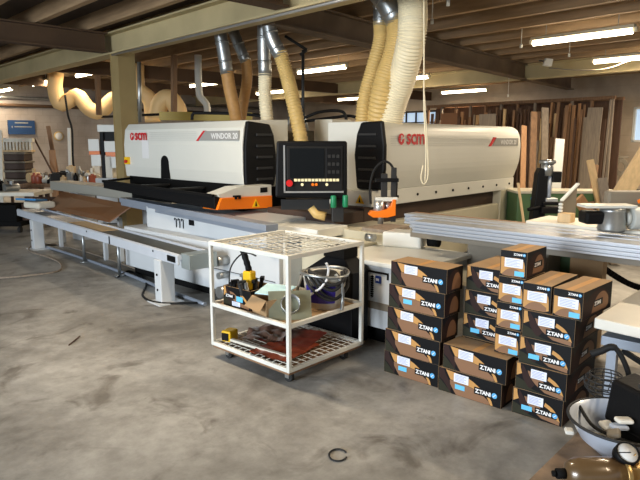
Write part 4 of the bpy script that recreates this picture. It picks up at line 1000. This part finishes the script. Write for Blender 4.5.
# ================================================================== TIMBER RACK
rk = empty('timber_rack', B(15.4, 8.5, 0), BA, 'tall wooden rack holding upright timber along the right wall', 'rack')
mb = MB(); mb.box(-.05, .05, -2.75, 2.85, 2.66, 2.74); mb.box(.5, .6, -2.75, 2.85, 2.66, 2.74); mb.build('top_rail', M_wood2, rk)
for i in range(12):
    y = -2.7 + i * .5; MB().box(-.05, .02, y - .03, y + .03, 0, 2.68).build('upright', M_wood2 if i % 2 else M_wood4, rk)
MB().box(.45, .5, -2.75, 2.85, 0, 2.66).build('back_boards', M_wood3, rk)
wm = [M_wood2, M_wood3, M_wood4, M_wood5, M_wood3, M_wood2, M_wood3, M_wood]
wn = ['brown', 'dark brown', 'grey weathered', 'orange brown', 'dark brown', 'brown', 'dark brown', 'pale']
for i in range(86):
    t_ = 5.85 + i * .061 + random.uniform(-.02, .02); h = random.choice((2.2, 2.45, 2.55, 2.6, 1.7)) + random.uniform(-.1, .05); wd = random.uniform(.03, .11); k_ = random.randrange(8)
    s1 = 15.31 - (i % 4) * .09; s0 = s1 - .10; lean = random.uniform(-.03, .03)
    if t_ > 9.0: h = random.uniform(2.1, 2.5)
    mb = MB().bar(B(s0, t_, .01), B(s1, t_ + lean, h), wd, .04, up=(1, 0, 0))
    side = 'above the right hood' if t_ > 8.1 else 'right of the hood'
    mb.solo('timber_board', wm[k_], '%s board leaning upright in the timber rack %s' % (wn[k_], side), 'board', B(s0, t_, 0), group='%s boards upright in the rack %s' % (wn[k_], side))
# larger sheets
mb = MB().bar(B(14.8, 6.05, .01), B(14.92, 6.02, 2.45), .34, .03, up=(1, 0, 0)); mb.solo('board_sheet', M_wood4, 'wide grey board at the right end of the timber rack', 'board', B(14.8, 6.05, 0))
for px0, px1, py0, py1, m_, lb in ((441, 457, 109, 128, M_brownb, 'brown sheet in the rack nearest the far window'), (480, 495, 110, 128, M_wood4, 'grey sheet in the rack above the hood middle')):
    a = at((px0 + px1) / 2, 200, 14.6); b_ = at((px0 + px1) / 2, py0 + 4, 14.6)
    mb = MB().bar((a.x, a.y, .01), b_, .4, .03, up=tuple(_f)); mb.solo('board_sheet', m_, lb, 'board', (a.x, a.y, 0))
# white board behind motor head
a = at(553, 222, 9.0); b_ = at(560, 139, 9.4)
MB().bar((a.x, a.y, .01), b_, .14, .03, up=tuple(_f)).solo('white_board', M_white, 'white narrow board standing behind the silver motor head', 'board', (a.x, a.y, 0))
def plank(p0, d0, p1, d1, wd, m, lb, th=.04):
    a = at(*p0, d0); b_ = at(*p1, d1); a = a + (a - b_) * max(0, (a.z - .01) / (b_.z - a.z)) if d0 > 7 else a; MB().bar(a, b_, wd, th, up=tuple(_f)).solo('plank', m, lb, 'plank', a)
plank((604, 222), 6.6, (650, 150), 6.2, .2, M_wood, 'wide pale pine plank leaning at the right edge', .05)
plank((604, 225), 8, (590, 160), 8.3, .09, M_wood, 'narrow pale plank leaning left below the rack')
plank((606, 205), 8, (602, 178), 8.1, .12, M_wood4, 'short whitish plank leaning behind the green table')
plank((596, 225), 8, (578, 198), 7.8, .15, M_wood5, 'short reddish plank slanting beneath the green table')
plank((588, 228), 8.6, (596, 165), 9, .07, M_wood2, 'thin brown plank upright by the green table')
plank((522, 205), 10, (524, 126), 10.6, .09, M_wood5, 'orange brown plank just right of the right hood')
plank((531, 205), 10.3, (534, 112), 10.9, .11, M_wood2, 'brown plank second right of the right hood')
plank((544, 205), 10.6, (545, 108), 11.2, .12, M_wood4, 'grey plank third right of the right hood')
plank((524, 225), 7.5, (518, 183), 7.7, .03, M_wood, 'thin pale stick leaning against the green machine', .02)
# bins of scrap at far right
for i in range(26):
    c = at(random.uniform(612, 650), random.uniform(190, 208), random.uniform(9, 9.6))
    mb = MB().obox(c, random.uniform(.08, .3), random.uniform(.05, .1), .06, Matrix.Rotation(random.uniform(0, 3), 3, 'Z') @ Matrix.Rotation(random.uniform(-.6, .6), 3, 'X'))
    mb.solo('scrap_offcut', [M_wood3, M_brownp, M_wood2, M_bezel][i % 4], 'dark offcut in the scrap heap behind the pine plank', 'offcut', c, group='offcuts in the scrap heap')
c = at(634, 215, 9.4); MB().obox((c.x, c.y, .42), 1.2, .9, .84, Matrix.Rotation(R(-47), 3, 'Z')).solo('scrap_bin', M_wood3, 'dark wooden bin under the scrap heap at the right edge', 'bin', (c.x, c.y, 0), bev=.02)
# wall hung coiled rope
mb = MB(); c = at(619, 165, 15.5)
for k_ in range(5):
    mb.tube([at(621 + (7 - k_ * .8) * math.cos(R(a)), 167 + (9 - k_) * math.sin(R(a)), 15.3) for a in range(0, 360, 24)], .014, 6, closed=True)
mb.bar(at(613, 157, 15.3), at(628, 157, 15.3), .05, .05)
mb.solo('coiled_rope', M_taupe, 'coil of dull rope hanging right of the timber rack', 'rope', at(621, 178, 15.3))

# small fittings under the roof at the right
for i, (px, py, lb) in enumerate(((521, 48, 'small white hook hanging left of the largest lamp'), (569, 57, 'small white hook hanging between the two right lamps'), (508, 97, 'small white hook above the timber rack'), (448, 6, 'small white hook at the top edge beside the cord'), (432, 24, 'small white hook just right of the hanging cord top'))):
    d_ = (9.5, 10.5, 13.8, 6.6, 7.4)[i]; p = at(px, py, d_)
    mb = MB(); mb.cyl(p, p + Vector((0, 0, .06)), .02, n=10); mb.cyl(p + Vector((0, 0, .06)), (p.x, p.y, 3.56), .006, n=6)
    mb.solo('ceiling_hook', M_white, lb, 'hook', p)
p = at(547, 66, 12.0); fl_ = empty('flood_lamp', p, R(-47.2), 'small white flood lamp fixed on the cream beam at right', 'lamp')
MB().prism([(-.1, -.1, 0), (.06, -.1, -.02), (.08, -.1, .12), (-.06, -.1, .14)], (0, .1, 0)).build('lamp_head', M_white, fl_, bev=.01)
MB().cyl((0, 0, .1), (0, .45, .16), .015).build('bracket', M_steel, fl_)
mb = MB(); mb.tube(catmull([at(549, 68, 12.0), at(575, 70, 11.9), at(605, 69, 11.6), at(632, 60, 11.2)], 20), .012, 6)
mb.solo('lamp_cable', M_taupe, 'thin cable drooping along the cream beam from the flood lamp', 'cable', at(575, 70, 11.9))
mb = MB(); mb.tube([q + Vector((0, 0, .008)) for q in catmull([atz(69, 346, 0), atz(74, 342, 0), atz(80, 337, 0)], 8)], .006, 6)
mb.solo('wood_offcut', M_wood3, 'thin dark offcut lying on the bright part of the floor', 'offcut', atz(74, 342, 0))

# ================================================================== LEFT BACKGROUND
# blue sign
sg = empty('wall_sign', at(21, 127, 18.9), BA, 'blue rectangular sign with pale lettering on the left wall', 'sign')
sg.location = B(6.28, 20.45, 1.86)
MB().box(-.4, .4, -.03, .03, 0, .44).build('sign_board', M_signblue, sg)
mb = MB(); mb.box(-.2, .2, -.035, -.03, .34, .38); mb.box(-.22, .3, -.035, -.03, .22, .25); mb.box(-.3, -.27, -.035, -.03, .2, .26)
mb.build('sign_lettering', M_greyprint, sg)
ck = empty('wall_clock', B(7.42, 20.46, 1.66), BA, 'small round yellowish wall clock', 'clock')
MB().lathe([(0, -.03), (.15, -.03), (.15, .02), (0, .02)], (0, 0, .15), 28, rot=Matrix.Rotation(math.pi / 2, 3, 'X')).build('clock_case', M_hoseyel, ck)
MB().lathe([(0, 0), (.12, 0), (.12, .005), (0, .005)], (0, -.022, .15), 28, rot=Matrix.Rotation(math.pi / 2, 3, 'X')).build('clock_face', M_paleprint, ck)
# stack of crates w/ clamp rack
cr0 = at(22, 205, 13.5)
for i in range(4):
    z = .61 + i * .2
    e = empty('storage_crate', (cr0.x, cr0.y, z), R(-47.2), 'dark storage crate, %s of the four-high pile at far left' % ['bottom', 'second from bottom', 'second from top', 'top'][i], 'crate', 'storage crates piled at the far left')
    MB().box(-.24, .24, -.2, .2, 0, .16).build('crate_body', M_brownp, e, bev=.02); MB().box(-.27, .27, -.23, .23, .15, .195).build('crate_rim', M_taupe, e, bev=.01)
    MB().box(-.3, -.22, -.22, .1, .02, .15).build('crate_handle', M_hosewht, e, bev=.02)
e = empty('crate_stand', (cr0.x, cr0.y, 0), R(-47.2), 'low dark stand carrying the pile of storage crates', 'stand')
MB().box(-.4, .4, -.3, .3, .55, .61).build('stand_top', M_wood3, e)
for x in (-.35, .3):
    for y in (-.25, .2): MB().box(x, x + .05, y, y + .05, 0, .55).build('leg', M_wood3, e)
e = empty('clamp_rack', (cr0.x, cr0.y, 1.41), R(-47.2), 'pale slotted tray standing on the top storage crate', 'rack')
MB().box(-.32, .36, -.02, .1, .22, .3).build('top_bar', M_white2, e); MB().box(-.32, .36, -.1, .1, 0, .04).build('lower_bar', M_wood, e)
for i in range(9): MB().box(-.3 + i * .075, -.26 + i * .075, -.05, .02, .04, .22).build('slat', M_white2, e)
def bench(px, d, wpx, zt, label, m=M_wood2, dep=.8, legm=M_wood3):
    p = at(px, 200, d); W = wpx * d / 598
    e = empty('workbench', (p.x, p.y, 0), R(-47.2), label, 'workbench')
    MB().box(-W / 2, W / 2, -dep / 2, dep / 2, zt - .07, zt).build('bench_top', m, e, bev=.005)
    for x in (-W / 2 + .05, W / 2 - .12):
        for y in (-dep / 2 + .05, dep / 2 - .12): MB().box(x, x + .07, y, y + .07, 0, zt - .07).build('leg', legm, e)
    MB().box(-W / 2 + .1, W / 2 - .1, -dep / 2 + .06, -dep / 2 + .1, .2, .5).build('crossboard', legm, e)
    return e
b1 = bench(66, 12.6, 72, .77, 'cluttered brown workbench before the left wall', M_wood2)
b2 = bench(14, 11.2, 62, .72, 'pale edged workbench at the left picture edge', M_white2)
b3 = bench(112, 12.9, 44, .66, 'low pale bench top below the white orange machine', M_white2)
cl_m = [M_black, M_steel, M_white2, M_bezel, M_wood, M_taupe, M_white, M_redsheet]; cl_n = ['black', 'steel', 'off-white', 'grey', 'pale wooden', 'taupe', 'white', 'red brown']
random.seed(11)
for bi, (b_, px0, px1, d, zt) in enumerate(((b1, 34, 100, 12.5, .77), (b1, 34, 100, 12.8, .77), (b2, 0, 14, 11.2, .72), (b3, 92, 130, 12.9, .66))):
    n_ = (16, 16, 7, 8)[bi]; where = ['on the front of the brown bench', 'at the back of the brown bench', 'on the left edge bench', 'on the low pale bench'][bi]
    for i in range(n_):
        px = px0 + (px1 - px0) * (i + .5) / n_; p = at(px, 200, d + random.uniform(-.1, .15)); k_ = random.randrange(8)
        sx = random.uniform(.08, .19); h = random.uniform(.09, .24) * (1.5 if bi == 1 else 1) * (.6 if bi == 3 else 1); ty = random.randrange(3)
        mb = MB()
        if ty == 0: mb.lathe([(0, 0), (sx * .5, 0), (sx * .5, h * .7), (sx * .2, h * .85), (sx * .2, h), (0, h)], (p.x, p.y, zt), 14); nm = 'bottle'
        elif ty == 1: mb.obox((p.x, p.y, zt + h / 2), sx, sx * 1.3, h, Matrix.Rotation(random.uniform(0, 3), 3, 'Z')); mb.obox((p.x, p.y, zt + h + .01), sx * .5, sx * .5, .03, Matrix.Rotation(.4, 3, 'Z')); nm = 'tool_box'
        else: mb.cyl((p.x - sx * .7, p.y, zt + h * .3), (p.x + sx * .7, p.y + .03, zt + h * .3), h * .3, n=14); mb.obox((p.x, p.y, zt + h * .5), .05, .05, h * .7, Matrix.Rotation(.7, 3, 'Z')); nm = 'hand_machine'
        mb.solo(nm, cl_m[k_], '%s %s %s' % (cl_n[k_], nm.replace('_', ' '), where), nm.replace('_', ' '), (p.x, p.y, zt), group='%s %ss %s' % (cl_n[k_], nm.replace('_', ' '), where), bev=.004)
# planks and white pipe against left wall
def lean(px0, py0, px1, py1, d, wd, m, nm, lb):
    a = at(px0, py0, d); b_ = at(px1, py1, d); a = a + (a - b_) * ((a.z - .01) / (b_.z - a.z)); MB().bar(a, b_, wd, .04, up=tuple(_f)).solo(nm, m, lb, nm.replace('_', ' '), a)
lean(60, 190, 48, 126, 14.6, .09, M_wood2, 'plank', 'brown plank leaning below the clock')
lean(55, 190, 52, 150, 14.2, .14, M_wood5, 'plank', 'short orange brown plank beside the leaning one below clock')
lean(71, 190, 69, 128, 14.4, .07, M_white, 'white_pipe', 'white upright pipe right of the clock')
lean(50, 168, 34, 138, 14.0, .03, M_wood3, 'stick', 'thin dark stick leaning right of the crate pile')
mb = MB(); mb.tube(catmull([at(65, 95, 13.5), at(68, 115, 13.5), at(72, 130, 13.5), at(73, 160, 13.5), at(76, 182, 13.5)], 20), .025, 6)
mb.solo('air_line', M_rubber, 'thin black air line hanging from the drooping beige duct', 'cable', at(76, 182, 13.5))
lean(2, 200, 0, 130, 12.5, .08, M_white2, 'white_post', 'white upright post at the very left edge')
# white machine with orange band
p = at(108, 178, 11.8)
wmc = empty('bandsaw', (p.x, p.y, 0), R(-47.2), 'white machine with orange bands left of the cream pillar', 'machine')
q = 11.8 / 598
def pxb(x0, x1, y0, y1, yy0, yy1, m, nm, bev=.01):
    X0, X1 = (x0 - 108) * q, (x1 - 108) * q; Z = lambda y: 1.65 - (y - 141) * q
    return MB().box(X0, X1, yy0, yy1, Z(y1), Z(y0)).build(nm, m, wmc, bev=bev)
pxb(90, 101, 139, 151, 0, .5, M_white, 'upper_wheel_cover'); pxb(90.5, 101, 151, 154.5, 0, .5, M_orange, 'orange_band', 0); pxb(92, 102, 154.5, 166, 0, .5, M_white, 'lower_cover')
pxb(100, 121, 125, 132, 0, .4, M_white, 'head_cover'); pxb(101, 105, 132, 178, .05, .3, M_black, 'column'); pxb(101, 120, 131, 141, .1, .4, M_black, 'head_opening')
pxb(106, 121, 141, 152, 0, .5, M_white, 'right_cover'); pxb(107, 121, 152, 156.5, 0, .5, M_orange, 'orange_band', 0); pxb(110, 121, 156.5, 168, 0, .5, M_white, 'right_lower_cover')
pxb(106, 113, 155, 178, .0, .3, M_white2, 'table_support'); pxb(95, 122, 178, 224, .0, .5, M_base, 'machine_base')
# trolley wheel stand below left bench
e = empty('trolley', at(17, 236, 10.9), R(-47.2), 'dark low trolley with caster under the left edge bench', 'trolley'); e.location.z = 0
MB().box(-.6, .25, -.3, .3, .12, .2).box(-.5, .15, -.25, .25, .2, .5).build('trolley_bed', M_blackm, e)
for x in (-.5, .18): MB().cyl((x, -.25, .06), (x + .04, -.25, .06), .06).cyl((x, .25, .06), (x + .04, .25, .06), .06).build('wheel', M_bezel, e)
